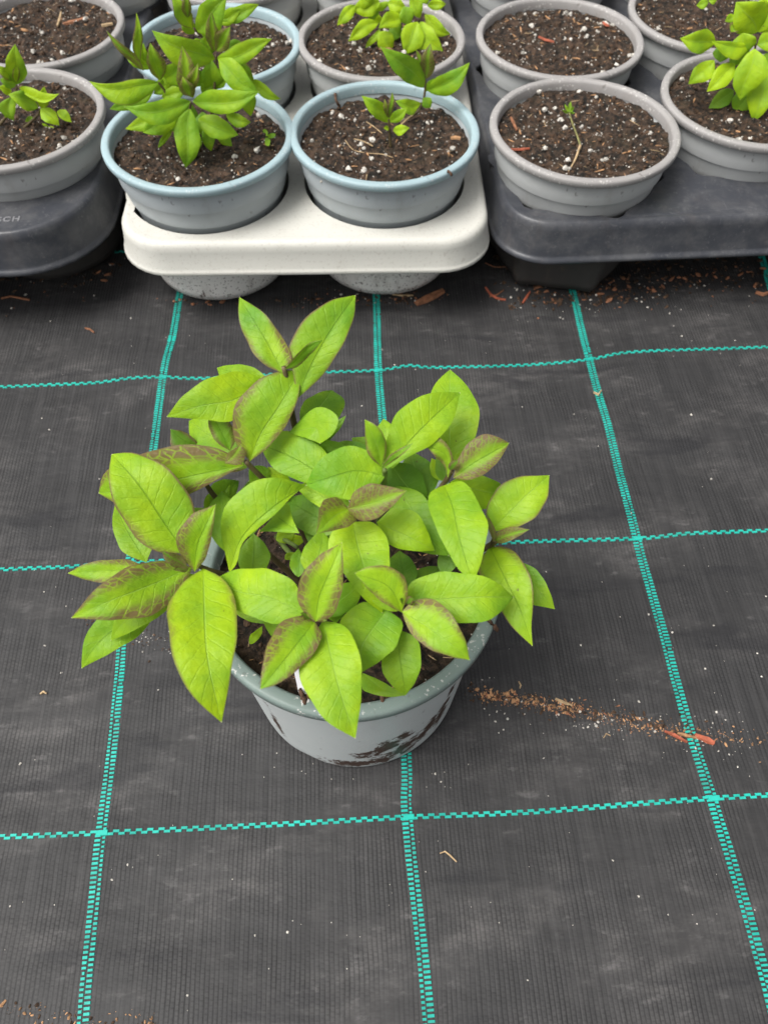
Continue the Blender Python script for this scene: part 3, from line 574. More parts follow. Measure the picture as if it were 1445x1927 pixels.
# (bu,bv,bh, tu,tv,th, wl,wr, blush,tone,dark, curve, roll, arch_mm, fold)
Lf = [
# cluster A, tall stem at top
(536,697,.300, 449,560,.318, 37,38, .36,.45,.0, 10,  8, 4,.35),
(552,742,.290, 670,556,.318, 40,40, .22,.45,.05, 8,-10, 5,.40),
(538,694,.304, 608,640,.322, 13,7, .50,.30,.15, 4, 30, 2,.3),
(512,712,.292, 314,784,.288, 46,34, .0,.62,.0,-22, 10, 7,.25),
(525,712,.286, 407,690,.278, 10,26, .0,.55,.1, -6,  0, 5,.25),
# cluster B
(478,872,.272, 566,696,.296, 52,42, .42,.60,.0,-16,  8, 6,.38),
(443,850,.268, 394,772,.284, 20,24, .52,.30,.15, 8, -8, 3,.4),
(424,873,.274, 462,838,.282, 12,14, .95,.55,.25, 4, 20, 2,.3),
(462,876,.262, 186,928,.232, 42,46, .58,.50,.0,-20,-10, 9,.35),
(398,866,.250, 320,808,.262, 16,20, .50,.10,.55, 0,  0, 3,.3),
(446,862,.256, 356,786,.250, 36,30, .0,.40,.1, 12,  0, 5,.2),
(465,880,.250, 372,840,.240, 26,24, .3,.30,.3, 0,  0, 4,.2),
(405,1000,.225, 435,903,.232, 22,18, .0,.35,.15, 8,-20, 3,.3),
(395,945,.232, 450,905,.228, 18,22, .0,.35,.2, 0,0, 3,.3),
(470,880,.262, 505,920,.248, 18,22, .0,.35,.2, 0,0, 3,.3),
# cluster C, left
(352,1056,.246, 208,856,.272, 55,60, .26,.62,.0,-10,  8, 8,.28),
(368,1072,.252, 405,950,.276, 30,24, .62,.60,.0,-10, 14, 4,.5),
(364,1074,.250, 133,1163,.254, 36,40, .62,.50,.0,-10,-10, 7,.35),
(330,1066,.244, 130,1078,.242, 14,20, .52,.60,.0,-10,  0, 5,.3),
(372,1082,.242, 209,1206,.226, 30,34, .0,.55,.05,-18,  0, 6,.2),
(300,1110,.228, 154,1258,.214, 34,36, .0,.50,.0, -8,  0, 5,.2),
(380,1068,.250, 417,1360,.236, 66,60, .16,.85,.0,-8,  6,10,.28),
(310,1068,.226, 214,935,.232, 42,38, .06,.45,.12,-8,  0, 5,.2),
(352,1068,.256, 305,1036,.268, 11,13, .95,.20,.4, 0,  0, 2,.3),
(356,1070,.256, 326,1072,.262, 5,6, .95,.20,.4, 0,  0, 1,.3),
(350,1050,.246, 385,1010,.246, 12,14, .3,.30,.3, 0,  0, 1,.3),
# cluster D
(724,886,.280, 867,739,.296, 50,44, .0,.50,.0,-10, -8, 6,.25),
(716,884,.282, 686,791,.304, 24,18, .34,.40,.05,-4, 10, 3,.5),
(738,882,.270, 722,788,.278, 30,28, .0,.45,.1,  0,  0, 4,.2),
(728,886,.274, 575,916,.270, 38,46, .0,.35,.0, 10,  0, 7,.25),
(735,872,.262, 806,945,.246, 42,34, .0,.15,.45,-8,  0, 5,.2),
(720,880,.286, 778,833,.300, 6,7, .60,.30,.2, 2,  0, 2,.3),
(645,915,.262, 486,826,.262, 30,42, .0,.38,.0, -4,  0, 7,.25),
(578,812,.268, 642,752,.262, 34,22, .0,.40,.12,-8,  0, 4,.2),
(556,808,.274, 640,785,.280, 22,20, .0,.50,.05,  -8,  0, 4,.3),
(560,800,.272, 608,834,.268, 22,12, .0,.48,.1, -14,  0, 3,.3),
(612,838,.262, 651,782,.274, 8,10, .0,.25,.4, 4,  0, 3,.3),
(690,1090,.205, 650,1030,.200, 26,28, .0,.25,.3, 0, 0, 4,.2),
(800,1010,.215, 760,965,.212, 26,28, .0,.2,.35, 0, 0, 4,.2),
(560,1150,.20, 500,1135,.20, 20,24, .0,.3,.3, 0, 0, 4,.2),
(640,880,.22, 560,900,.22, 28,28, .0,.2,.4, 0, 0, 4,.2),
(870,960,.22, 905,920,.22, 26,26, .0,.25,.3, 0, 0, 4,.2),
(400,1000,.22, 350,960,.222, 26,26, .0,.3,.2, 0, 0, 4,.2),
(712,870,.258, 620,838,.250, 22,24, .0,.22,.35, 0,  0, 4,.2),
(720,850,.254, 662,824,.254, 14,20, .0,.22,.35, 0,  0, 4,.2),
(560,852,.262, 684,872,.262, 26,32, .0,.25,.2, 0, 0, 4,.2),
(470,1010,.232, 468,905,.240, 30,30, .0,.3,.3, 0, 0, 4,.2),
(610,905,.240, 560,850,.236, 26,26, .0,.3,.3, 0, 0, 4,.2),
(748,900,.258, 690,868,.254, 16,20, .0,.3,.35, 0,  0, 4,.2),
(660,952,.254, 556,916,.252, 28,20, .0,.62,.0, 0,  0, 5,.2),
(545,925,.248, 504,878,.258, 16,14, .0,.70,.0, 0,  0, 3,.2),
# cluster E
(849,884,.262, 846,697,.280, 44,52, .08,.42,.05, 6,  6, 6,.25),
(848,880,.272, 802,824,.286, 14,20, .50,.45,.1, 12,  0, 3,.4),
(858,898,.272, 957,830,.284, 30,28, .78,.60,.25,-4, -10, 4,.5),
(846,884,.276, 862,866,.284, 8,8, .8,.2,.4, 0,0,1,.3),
(834,912,.266, 889,1098,.260, 58,50, .0,.42,.0,16, 6, 9,.25),
(846,908,.254, 962,930,.242, 34,26, .0,.42,.05,-4, 0, 5,.2),
(835,905,.252, 812,862,.256, 12,14, .0,.85,.0, 0, 0, 2,.2),
(843,910,.256, 822,848,.258, 10,14, .0,.20,.4, 0, 0, 2,.2),
(800,940,.246, 775,850,.250, 32,34, .0,.20,.38, 0, 0, 4,.2),
# cluster F, centre
(654,956,.282, 763,925,.292, 36,32, .86,.60,.3,-2, -6, 4,.35),
(660,958,.280, 594,1006,.290, 22,36, .66,.60,.0,10,  6, 4,.4),
(660,968,.268, 722,1156,.248, 50,56, .0,.75,.0, 4,  6, 8,.25),
(676,975,.264, 818,1036,.254, 44,26, .0,.68,.0,-12, 0, 6,.3),
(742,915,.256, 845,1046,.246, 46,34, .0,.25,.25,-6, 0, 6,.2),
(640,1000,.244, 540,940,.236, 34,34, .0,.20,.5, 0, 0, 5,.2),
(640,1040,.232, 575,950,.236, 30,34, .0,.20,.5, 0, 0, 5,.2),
(520,938,.250, 563,1004,.256, 14,36, .0,.62,.08, 8, 0, 3,.3),
(434,1080,.244, 577,912,.262, 66,44, .0,.68,.0,-34, -8, 9,.3),
(476,1088,.226, 478,1004,.236, 30,28, .0,.25,.4, 0, 0, 4,.2),
(428,1040,.232, 418,925,.238, 32,32, .0,.40,.15, 0, 0, 4,.2),
(596,1090,.236, 604,996,.242, 26,30, .0,.42,.12, 0, 0, 4,.2),
(562,1086,.222, 562,1032,.228, 12,16, .0,.45,.12, 0, 0, 2,.2),
# cluster G
(593,1168,.264, 645,1020,.286, 46,32, .50,.50,.0,-10, 10, 5,.35),
(602,1180,.262, 490,1297,.262, 36,44, .60,.55,.0,-6,  -8, 6,.35),
(604,1172,.256, 668,1389,.246, 60,56, .0,.58,.0, 6, 4, 9,.28),
(582,1156,.250, 405,1082,.242, 44,36, .06,.48,.0,10, 0, 7,.25),
(612,1160,.244, 676,1096,.240, 26,28, .0,.35,.15, 0, 0, 4,.2),
(632,1172,.238, 628,1085,.240, 24,30, .0,.35,.2, 0, 0, 4,.2),
(575,1196,.226, 495,1168,.224, 18,24, .0,.40,.1, 0, 0, 4,.2),
(560,1250,.222, 540,1175,.224, 24,24, .0,.45,.1, 0, 0, 4,.2),
(520,1168,.190, 440,1150,.186, 12,12, .0,.45,.2, 0, 0, 2,.2),
(590,1166,.262, 566,1154,.270, 8,9, .8,.2,.35, 0, 0, 1,.3),
(592,1165,.262, 616,1168,.266, 4,4, .8,.2,.45, 0, 0, 1,.3),
# cluster H
(759,1147,.262, 667,1077,.280, 34,32, .36,.62,.0,10, 8, 4,.4),
(748,1150,.252, 665,1086,.258, 26,20, .0,.55,.05,-8, 0, 4,.3),
(766,1137,.256, 967,1125,.252, 46,44, .0,.45,.0,0, 4, 7,.28),
(756,1138,.262, 883,1241,.256, 34,42, .42,.55,.0,0, -6, 6,.32),
(746,1132,.248, 668,1282,.234, 50,58, .0,.48,.0,-2, 4, 7,.25),
(752,1160,.236, 764,1309,.218, 36,38, .0,.40,.12,0, 0, 5,.25),
(676,1270,.196, 764,1312,.206, 4,22, .0,.40,.2, 0, 0, 3,.3),
(765,1136,.264, 778,1126,.272, 8,9, .7,.2,.5, 0, 0, 1,.3),
(764,1134,.264, 752,1128,.270, 6,6, .7,.2,.5, 0, 0, 1,.3),
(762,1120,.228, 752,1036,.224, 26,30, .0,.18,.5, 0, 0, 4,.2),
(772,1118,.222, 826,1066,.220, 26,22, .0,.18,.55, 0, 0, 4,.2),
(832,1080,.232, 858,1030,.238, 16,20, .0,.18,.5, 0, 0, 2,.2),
# cluster I
(922,1008,.244, 1033,895,.262, 46,36, .22,.55,.0,-8, 0, 6,.28),
(922,1022,.248, 996,993,.262, 10,18, .88,.35,.25,-2, 0, 3,.4),
(928,1022,.250, 915,964,.264, 6,5, .95,.10,.4, -2, 0, 1,.3),
(905,1030,.240, 1002,1216,.230, 54,40, .28,.62,.0,14, 0, 8,.28),
(945,1035,.230, 1044,1146,.222, 30,22, .0,.45,.05,8, 0, 5,.2),
]
K = (94, 527, 2.193); Z5 = (560, 640, 2.89); Z6 = (120, 940, 2.89); Z7 = (540, 960, 2.779); Z8 = (380, 880, 4.516); Z9 = (430, 1120, 3.074)
OUT = {   # keyed by the tip listed above: frame, base, tip, left edge, right edge, midrib
(449,560):(K,(960,385),(782,70),[(880,350),(820,265),(785,170)],[(1000,330),(960,240),(880,140)],[(915,290),(850,180)]),
(670,556):(K,(1020,490),(1262,62),[(1005,400),(988,270),(1050,170),(1150,95)],[(1110,410),(1200,280),(1250,160)],[(1070,370),(1160,210)]),
(314,784):(K,(890,410),(482,565),[(860,520),(760,578),(600,572)],[(800,380),(690,395),(560,470)],[(760,495),(620,520)]),
(407,690):(K,(905,410),(690,362),[(800,440),(720,410)],[(860,368),(760,352)],[(800,390)]),
(566,696):(K,(825,750),(1035,370),[(765,660),(755,560),(830,440),(930,385)],[(900,690),(980,590),(1025,470)],[(870,640),(950,520)]),
(394,772):(K,(745,705),(658,535),[(690,670),(655,600)],[(768,650),(725,568)],[(710,630)]),
(462,838):(K,(722,757),(788,680),[(735,715)],[(790,755),(808,715)],[(760,725)]),
(186,928):(K,(800,765),(202,880),[(700,830),(580,890),(400,930)],[(740,700),(600,675),(400,730),(250,800)],[(640,800),(400,850)]),
(320,808):(K,(625,690),(498,615),[(560,710),(505,695)],[(590,650),(545,622)],[(560,665)]),
(356,786):(K,(790,710),(575,580),[(700,740),(600,665)],[(740,600),(650,575)],[(680,650)]),
(435,903):(K,(640,975),(745,825),[(640,900),(705,855)],[(700,1000),(735,920)],[(690,910)]),
(208,856):(K,(560,1130),(255,718),[(430,1120),(320,1010),(260,860)],[(605,1020),(570,880),(440,760),(340,722)],[(480,1010),(380,860)]),
(405,950):(K,(598,1205),(685,925),[(550,1140),(525,1070),(580,970)],[(635,1160),(670,1050),(680,980)],[(612,1090),(650,1000)]),
(133,1163):(K,(590,1185),(88,1395),[(540,1290),(420,1380),(260,1400)],[(480,1160),(340,1180),(200,1270)],[(440,1250),(260,1320)]),
(130,1078):(K,(410,1200),(75,1210),[(300,1245),(170,1240)],[(350,1160),(250,1155),(160,1170)],[(240,1200)]),
(417,1360):(Z6,(760,375),(860,1215),[(880,460),(940,620),(940,800),(905,1010)],[(640,470),(575,610),(590,790),(660,1030),(770,1150)],[(770,600),(790,900)]),
(214,935):(K,(400,1165),(268,930),[(320,1140),(265,1010)],[(440,1080),(360,980)],[(330,1050)]),
(867,739):(Z5,(470,710),(884,285),[(475,560),(540,400),(720,300)],[(600,640),(740,560),(840,430)],[(620,540),(750,410)]),
(686,791):(Z5,(455,690),(365,432),[(385,620),(365,510)],[(480,620),(470,520),(420,450)],[(440,600),(400,500)]),
(575,916):(Z5,(478,740),(45,790),[(400,840),(220,858),(110,820)],[(430,640),(330,580),(200,600),(100,690)],[(330,710),(190,745)]),
(486,826):(K,(1180,850),(865,680),[(1060,840),(950,790)],[(1150,720),(1050,650),(940,630)],[(1100,790),(970,720)]),
(642,752):(K,(1035,615),(1165,455),[(1030,530),(1090,480)],[(1190,570),(1196,500)],[(1100,540)]),
(640,785):(K,(985,630),(1115,675),[(1050,570),(1110,532),(1195,570),(1170,640)],[(1030,645),(1080,660)],[(1050,620),(1110,620)]),
(846,697):(Z5,(830,700),(828,160),[(760,600),(735,450),(720,320),(770,220)],[(930,600),(985,470),(960,330),(890,230)],[(825,560),(828,350)]),
(802,824):(Z5,(815,750),(692,570),[(800,690),(745,630)],[(842,680),(820,580),(750,525)],[(800,620)]),
(957,830):(Z5,(845,750),(1150,560),[(870,650),(930,560),(1000,515),(1080,525)],[(930,760),(1040,710),(1110,630)],[(940,680),(1060,610)]),
(889,1098):(Z5,(795,790),(955,1325),[(900,790),(980,900),(1040,1040),(1010,1200)],[(725,850),(740,990),(800,1130),(880,1260)],[(850,930),(890,1120)]),
(763,925):(Z5,(272,920),(592,820),[(310,830),(400,780),(500,795)],[(330,975),(400,980),(500,920)],[(430,880)]),
(594,1006):(Z5,(280,920),(100,1055),[(310,975),(270,1020),(180,1045)],[(230,865),(150,870),(100,930)],[(200,960)]),
(722,1156):(Z7,(345,60),(500,540),[(460,70),(530,180),(535,290),(510,420)],[(225,130),(225,230),(300,330),(400,460)],[(370,180),(430,370)]),
(818,1036):(Z5,(430,990),(745,1145),[(530,910),(650,950),(700,1040)],[(480,1100),(560,1135),(650,1145)],[(560,1050)]),
(563,1004):(Z8,(620,400),(830,558),[(730,310),(775,420)],[(500,545),(650,563)],[(730,480)]),
(577,912):(Z8,(235,890),(885,152),[(200,720),(165,470),(230,300),(370,170),(600,95)],[(275,850),(345,650),(600,420),(810,210)],[(330,620),(600,350)]),
(645,1020):(Z8,(965,1310),(1190,635),[(880,1240),(815,1070),(870,880),(1000,740)],[(1080,1280),(1170,1120),(1205,900),(1200,760)],[(1000,1100),(1090,880)]),
(490,1297):(Z9,(500,150),(183,545),[(530,240),(480,350),(380,450),(280,520)],[(420,130),(340,140),(230,270),(190,420)],[(400,280),(280,430)]),
(668,1389):(Z9,(545,150),(735,830),[(650,180),(740,300),(772,450),(765,640)],[(480,280),(415,430),(470,600),(600,760)],[(590,330),(650,570)]),
(405,1082):(Z8,(885,1245),(140,930),[(650,1335),(400,1250),(250,1180)],[(820,990),(650,900),(470,875),(280,890)],[(600,1120),(350,1070)]),
(667,1077):(Z7,(600,535),(355,330),[(500,480),(420,410)],[(622,440),(600,340),(530,290),(430,290)],[(530,400)]),
(967,1125):(Z7,(615,460),(1185,455),[(640,390),(740,335),(900,330),(1060,370)],[(680,500),(800,570),(920,590),(1060,560)],[(800,465),(1000,455)]),
(883,1241):(Z7,(600,530),(955,785),[(660,475),(780,475),(880,580),(935,690)],[(640,630),(720,710),(850,765)],[(720,600),(840,690)]),
(668,1282):(Z9,(920,85),(768,448),[(1000,150),(960,300),(870,380)],[(790,40),(650,160),(700,270),(755,370)],[(840,190),(775,290)]),
(764,1309):(Z9,(985,200),(1025,580),[(1080,240),(1110,320),(1090,470)],[(900,300),(885,400),(950,520)],[(990,350),(1010,480)]),
(764,1312):(Z9,(775,450),(1025,580),[(860,485),(960,540)],[(780,540),(880,585),(960,590)],[(900,545)]),
(1033,895):(Z5,(1050,1045),(1368,735),[(1025,950),(1060,840),(1180,750),(1280,740)],[(1150,1030),(1270,980),(1350,870)],[(1150,940),(1260,830)]),
(996,993):(Z5,(1045,1100),(1260,1030),[(1080,1050),(1180,1015)],[(1110,1105),(1200,1070)],[(1150,1060)]),
(1002,1216):(Z7,(1060,190),(1283,712),[(1150,200),(1240,290),(1290,430),(1280,620)],[(1000,300),(1070,440),(1130,550),(1210,650)],[(1150,380),(1230,550)]),
(1044,1146):(Z7,(1200,260),(1400,518),[(1300,310),(1370,420)],[(1260,490),(1340,505)],[(1300,400)]),
}
for i, a in enumerate(Lf):
    bu, bv, bh, tu, tv, th, wl, wr, bl, tn, dk, cvv, roll, ar, fo = a
    ol = OUT.get((tu, tv))
    if ol:
        fr = ol[0]; cvt = lambda q: (fr[0] + q[0] / fr[2], fr[1] + q[1] / fr[2])
        (bu, bv), (tu, tv) = cvt(ol[1]), cvt(ol[2]); ol = [[cvt(q) for q in ol[e]] for e in (3, 4, 5)]
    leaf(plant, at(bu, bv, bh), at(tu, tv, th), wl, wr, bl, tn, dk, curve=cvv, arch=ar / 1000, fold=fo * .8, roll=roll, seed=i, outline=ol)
def wp(dx, dy, z): return Vector((MAIN.x + dx, MAIN.y + dy, z))
for pts, mt in (
    ([at(534, 690, .303), at(549, 760, .283), at(556, 808, .262), wp(-.012, .004, .14)], 'stem'),
    ([at(462, 868, .274), at(500, 905, .258), at(540, 935, .24), wp(-.016, -.004, .14)], 'stem'),
    ([at(366, 1062, .252), at(430, 1082, .235), at(520, 1085, .20), wp(-.02, -.016, .14)], 'stem'),
    ([at(385, 905, .246), at(405, 935, .235), at(470, 1010, .20), wp(-.025, -.006, .14)], 'stem'),
    ([at(724, 884, .284), at(720, 930, .25), wp(.012, -.006, .14)], 'stem_green'),
    ([at(850, 886, .274), at(833, 913, .262), at(800, 960, .24), wp(.018, -.002, .14)], 'stem'),
    ([at(656, 956, .280), at(660, 985, .25), wp(.002, -.012, .14)], 'stem_green'),
    ([at(592, 1166, .264), at(598, 1150, .23), wp(-.008, -.03, .14)], 'stem'),
    ([at(765, 1134, .264), at(750, 1120, .23), wp(.012, -.026, .14)], 'stem'),
    ([at(926, 1020, .250), at(915, 1030, .238), wp(.03, -.012, .14)], 'stem'),
    ([at(560, 1030, .17), at(520, 1010, .15), wp(-.028, .01, .138)], 'stem_green')):
    tube('stem', pts, .0012, .002, plant, M[mt])
for u, v, h, tu, tv, th, w in ((536, 1052, .155, 556, 1040, .158, 7), (470, 1212, .150, 494, 1178, .165, 8), (520, 1016, .16, 556, 1000, .166, 14), (545, 1020, .16, 575, 1012, .166, 10)):
    leaf(plant, at(u, v, h), at(tu, tv, th), w, w, 0, .7, 0.05, arch=.001)

# ------------------------------------------------------------------ background plants (picture features put at a world depth)
def bgplant(name, label, loc, ox, oy, sc, leaves, stems, wk=1.18):
    p = empty(name, loc); tag(p, label, 'plant', 'young plants in the tray pots')
    for i, (bu, bv, tu, tv, wl, wr, bl, tn, dk, cv, dy, dyt) in enumerate(leaves):
        B = aty(ox + bu / sc, oy + bv / sc, loc[1] + dy); T = aty(ox + tu / sc, oy + tv / sc, loc[1] + dyt)
        leaf(p, B, T, wl * wk / sc, wr * wk / sc, bl, min(1, tn + .12), dk * .6, curve=cv / sc, arch=.006, fold=.35, seed=i * 7 + 1)
    for pts in stems:
        tube('stem', [aty(ox + u / sc, oy + v / sc, loc[1] + dy) for u, v, dy in pts[:-1]] + [Vector((loc[0] + pts[-1][0], loc[1] + pts[-1][1], .133))], .001, .0016, p, M['stem'])
    return p
# bushy plant (zoom frame 160,0, x3.6125): bu bv tu tv wl wr blush tone dark curve dy dytip
bgplant('leafy_plant', 'bushy green plant with brown tipped shoots in the blue rimmed front pot', (potW[0][0], potW[0][1], .1325), 160, 0, 3.6125, [
 (720,690,270,725,55,68,.0,.35,.0, 45,-.02,-.035),(735,690,1185,622,52,70,.0,.35,.0,-40,-.02,-.03),(715,740,685,1142,70,66,.0,.25,.1,0,-.025,-.045),
 (735,665,662,312,52,52,.75,.45,.15,14,-.02,-.015),(720,655,665,520,40,40,.8,.55,.1,5,-.025,-.025),(715,650,770,430,30,40,.7,.4,.2,5,-.02,-.02),
 (640,740,275,878,40,52,.0,.45,.0,0,-.01,-.02),(640,760,395,902,70,60,.0,.5,.0,0,-.015,-.03),
 (770,810,1045,918,55,60,.0,.45,.0,-10,-.015,-.025),(820,850,860,1028,36,36,.0,.25,.2,0,-.01,-.02),(890,870,1002,994,36,36,.0,.3,.1,0,-.005,-.012),
 (960,780,1128,830,38,30,.0,.4,.1,-10,.0,.0),(730,860,690,1092,50,62,.0,.25,.25,0,-.015,-.03),(600,860,498,1005,16,16,.0,.45,.2,0,-.01,-.01),
 (800,760,830,950,50,45,.0,.15,.4,0,0,-.01),(600,700,780,800,40,50,.3,.15,.45,0,0,0),
 (505,560,28,550,34,84,.14,.42,.0,38,.0,-.01),(480,560,168,742,40,44,.0,.2,.15,25,.01,.0),
 (400,480,148,208,22,26,.85,.25,.1,0,.0,.0),(375,420,350,82,24,30,.5,.4,.05,0,.0,.0),(510,545,445,290,55,45,.6,.45,.1,0,.005,.005),
 (440,470,280,385,26,28,.1,.45,.0,0,.01,.01),(520,560,665,375,66,50,.1,.45,.0,-20,.01,.005),(400,460,400,290,26,28,.0,.4,.1,0,.02,.02),
 (885,400,455,205,60,92,.12,.42,.0, 25,.012,-.0),(895,400,1272,263,46,55,.12,.42,.0,-25,.012,.01),(880,350,858,78,40,40,.8,.35,.15,0,.015,.015),
 (895,350,990,180,42,46,.8,.5,.1,0,.012,.012),(830,390,830,230,36,44,.1,.3,.2,0,.02,.02),
 (850,620,860,400,74,50,.0,.25,.1,0,.01,.01),(910,400,1180,625,60,62,.0,.35,.0,-20,.01,-.01),(1000,380,1150,545,62,48,.35,.3,.1,-20,.02,.015),
 (1120,540,1332,672,26,34,.0,.45,.0,-20,.02,.015),(1110,600,1128,790,44,36,.15,.5,.0,0,.015,.01),(800,640,870,560,40,40,.0,.3,.2,0,.01,.01),
 (760,215,965,-20,80,70,.0,.5,.0,0,.02,.02),(730,190,590,-40,44,50,.35,.45,.0,0,.02,.02),(700,120,690,-50,24,30,.8,.3,.1,0,.018,.018),
 (900,150,1075,60,30,42,.0,.5,.0,-10,.03,.03),(910,120,1185,28,34,40,.0,.35,.1,-20,.03,.035),(660,620,520,500,44,44,.0,.35,.1,0,.01,.01),(800,580,690,450,44,44,.1,.35,.1,0,.01,.01),(850,580,990,470,46,46,.0,.3,.1,0,.012,.012),(880,640,1060,720,40,50,.0,.3,.2,-10,.005,.0),(740,800,540,880,40,44,.0,.25,.2,0,-.005,-.01),(680,620,520,660,36,36,.0,.35,.1,0,.0,.0),(960,520,1090,430,40,36,.1,.35,.1,0,.018,.02),(820,300,700,330,36,40,.0,.3,.2,0,.02,.015),(960,300,1100,350,36,40,.0,.3,.2,0,.025,.02),(760,850,640,960,36,40,.0,.2,.3,0,-.005,-.012),(800,850,930,930,40,40,.0,.2,.3,0,0,-.008),(600,520,470,640,36,40,.0,.25,.25,0,.012,.008),
 (740,230,660,110,34,40,.0,.25,.2,0,.03,.03),(800,230,860,300,40,40,.0,.3,.2,0,.03,.03),
 ], [[(722,690,-.02),(720,800,-.018),(0,-.005)],[(500,560,.0),(560,650,.0),(-.008,.0)],[(890,370,.012),(885,560,.008),(.006,.004)],[(740,190,.02),(860,400,.02),(.008,.01)]])
# seedlings in the right blue pot (zoom frame 540,0 x4.014)
bgplant('seedling', 'taller dark tipped seedling at the back of the right blue rimmed pot', (potW[1][0] + .03, potW[1][1] + .045, .1325), 540, 0, 4.014, [
 (1038,660,705,352,66,70,.0,.15,.12,-20,0,-.01),(1055,680,1380,470,70,54,.0,.25,.05,-35,0,-.01),(1042,600,1085,325,46,44,.85,.1,.35,0,.0,.0),(1036,560,972,372,24,24,.85,.2,.3,0,.0,.0),
 (1045,690,1110,590,22,20,.0,.3,.1,0,0,0),(1010,780,818,762,42,44,.12,.35,.0,30,-.005,-.012),(1030,740,1085,815,32,34,.0,.3,.1,0,-.004,-.008)],
 [[(1042,560,0),(1040,700,0),(1000,830,-.004),(-.012,-.008)]])
bgplant('seedling', 'short seedling with a yellowing lower leaf in the middle of the right blue rimmed pot', (potW[1][0] + .006, potW[1][1] - .005, .1325), 540, 0, 4.014, [
 (768,925,563,722,46,48,.0,.4,.0,-14,0,0),(776,920,907,812,30,36,.0,.4,.0,-8,0,0),(768,890,738,745,18,20,.9,.3,.1,0,0,0),(778,880,795,695,20,22,.8,.3,.1,0,0,0),
 (800,985,925,965,30,30,.0,1.0,.0,-6,-.002,-.008),(772,965,728,968,14,14,.0,.6,.0,0,0,-.003)],
 [[(768,900,0),(775,1000,0),(0,-.001)]])
# yellow-green plant behind
bgplant('leafy_plant', 'yellow green plant with one orange spotted leaf, behind the seedling pot', (potW[3][0] + .01, potW[3][1] + .01, .1325), 540, 0, 4.014, [
 (520,40,378,192,26,44,.0,.75,.0,-14,0,-.012),(700,10,490,80,44,60,.0,.7,.0,0,.005,.0),(690,175,462,312,40,44,.0,.75,.0,-24,-.01,-.02),(700,220,590,375,16,22,.0,.5,.1,0,-.01,-.02),
 (700,175,690,110,30,34,.0,.7,.0,0,-.005,-.01),(880,130,690,215,52,40,.0,.75,.0,-12,-.01,-.02),(700,240,795,380,54,52,.0,.8,.0,0,-.015,-.02),(985,165,888,412,66,78,.0,.72,.0,0,-.015,-.03),
 (1005,165,1180,388,80,56,.12,1.0,.0,-30,-.01,-.03),(1040,110,1236,255,40,40,.0,.72,.0,-26,.0,-.01),(880,50,925,188,46,48,.0,.35,.05,0,-.01,-.015),(930,-20,1005,138,30,50,.0,.6,.0,0,-.005,-.01),
 (700,20,725,82,40,50,.0,.7,.0,0,0,0),(760,20,900,60,50,40,.0,.7,.0,0,.0,-.005),(640,60,640,160,40,46,.0,.2,.4,0,.01,.0),(780,200,860,280,60,50,.0,.25,.45,0,.005,.0),
 (1000,0,1080,-60,40,50,.0,.6,.0,0,0,0),(1060,40,1200,30,30,30,.0,.55,.0,0,.01,.01),(560,-30,640,40,50,50,.0,.7,.0,0,0,0),(980,240,1010,330,50,50,.0,.3,.4,0,0,-.01)],
 [[(1000,150,-.01),(960,200,0),(.0,.0)],[(700,100,0),(720,250,-.005),(-.01,.0)]])
# small plant in the left tray (frame 0,0 x4.817)
bgplant('leafy_plant', 'small young plant with yellowing lower leaves at the left edge', (potL[0][0] - .008, potL[0][1], .1325), 0, 0, 4.817, [
 (155,765,140,396,72,72,.0,.3,.05,0,0,0),(150,745,150,570,26,26,.5,.7,.0,0,-.003,-.003),(130,730,-30,590,36,46,.35,.5,.05,-10,0,-.004),(180,800,542,848,18,62,.0,.85,.0,-70,0,-.01),
 (150,770,0,720,46,40,.0,.25,.1,0,0,-.006),(350,975,78,858,60,58,.0,.55,.0,-10,-.004,-.008),(380,985,405,782,44,42,.3,.8,.05,0,-.004,-.004),(370,985,542,1138,56,50,.0,.8,.0,8,-.006,-.014),
 (520,1010,652,1108,24,46,.0,.75,.0,0,-.008,-.014),(110,880,132,1098,62,50,.0,.3,.1,-40,0,-.01),(110,830,-10,790,30,34,.0,.85,.0,0,-.002,-.008),(440,1150,538,1208,14,20,.0,.75,.0,0,-.006,-.01),(450,1155,380,1120,10,12,.0,.6,.0,0,-.006,-.008),
 (90,1040,20,1010,20,30,.0,.4,.2,0,0,-.004),(300,1060,230,1100,16,20,.0,.3,.3,0,0,-.004)],
 [[(155,770,0),(130,950,0),(-.012,-.002)],[(365,985,-.004),(340,1050,-.004),(.012,-.006)]])
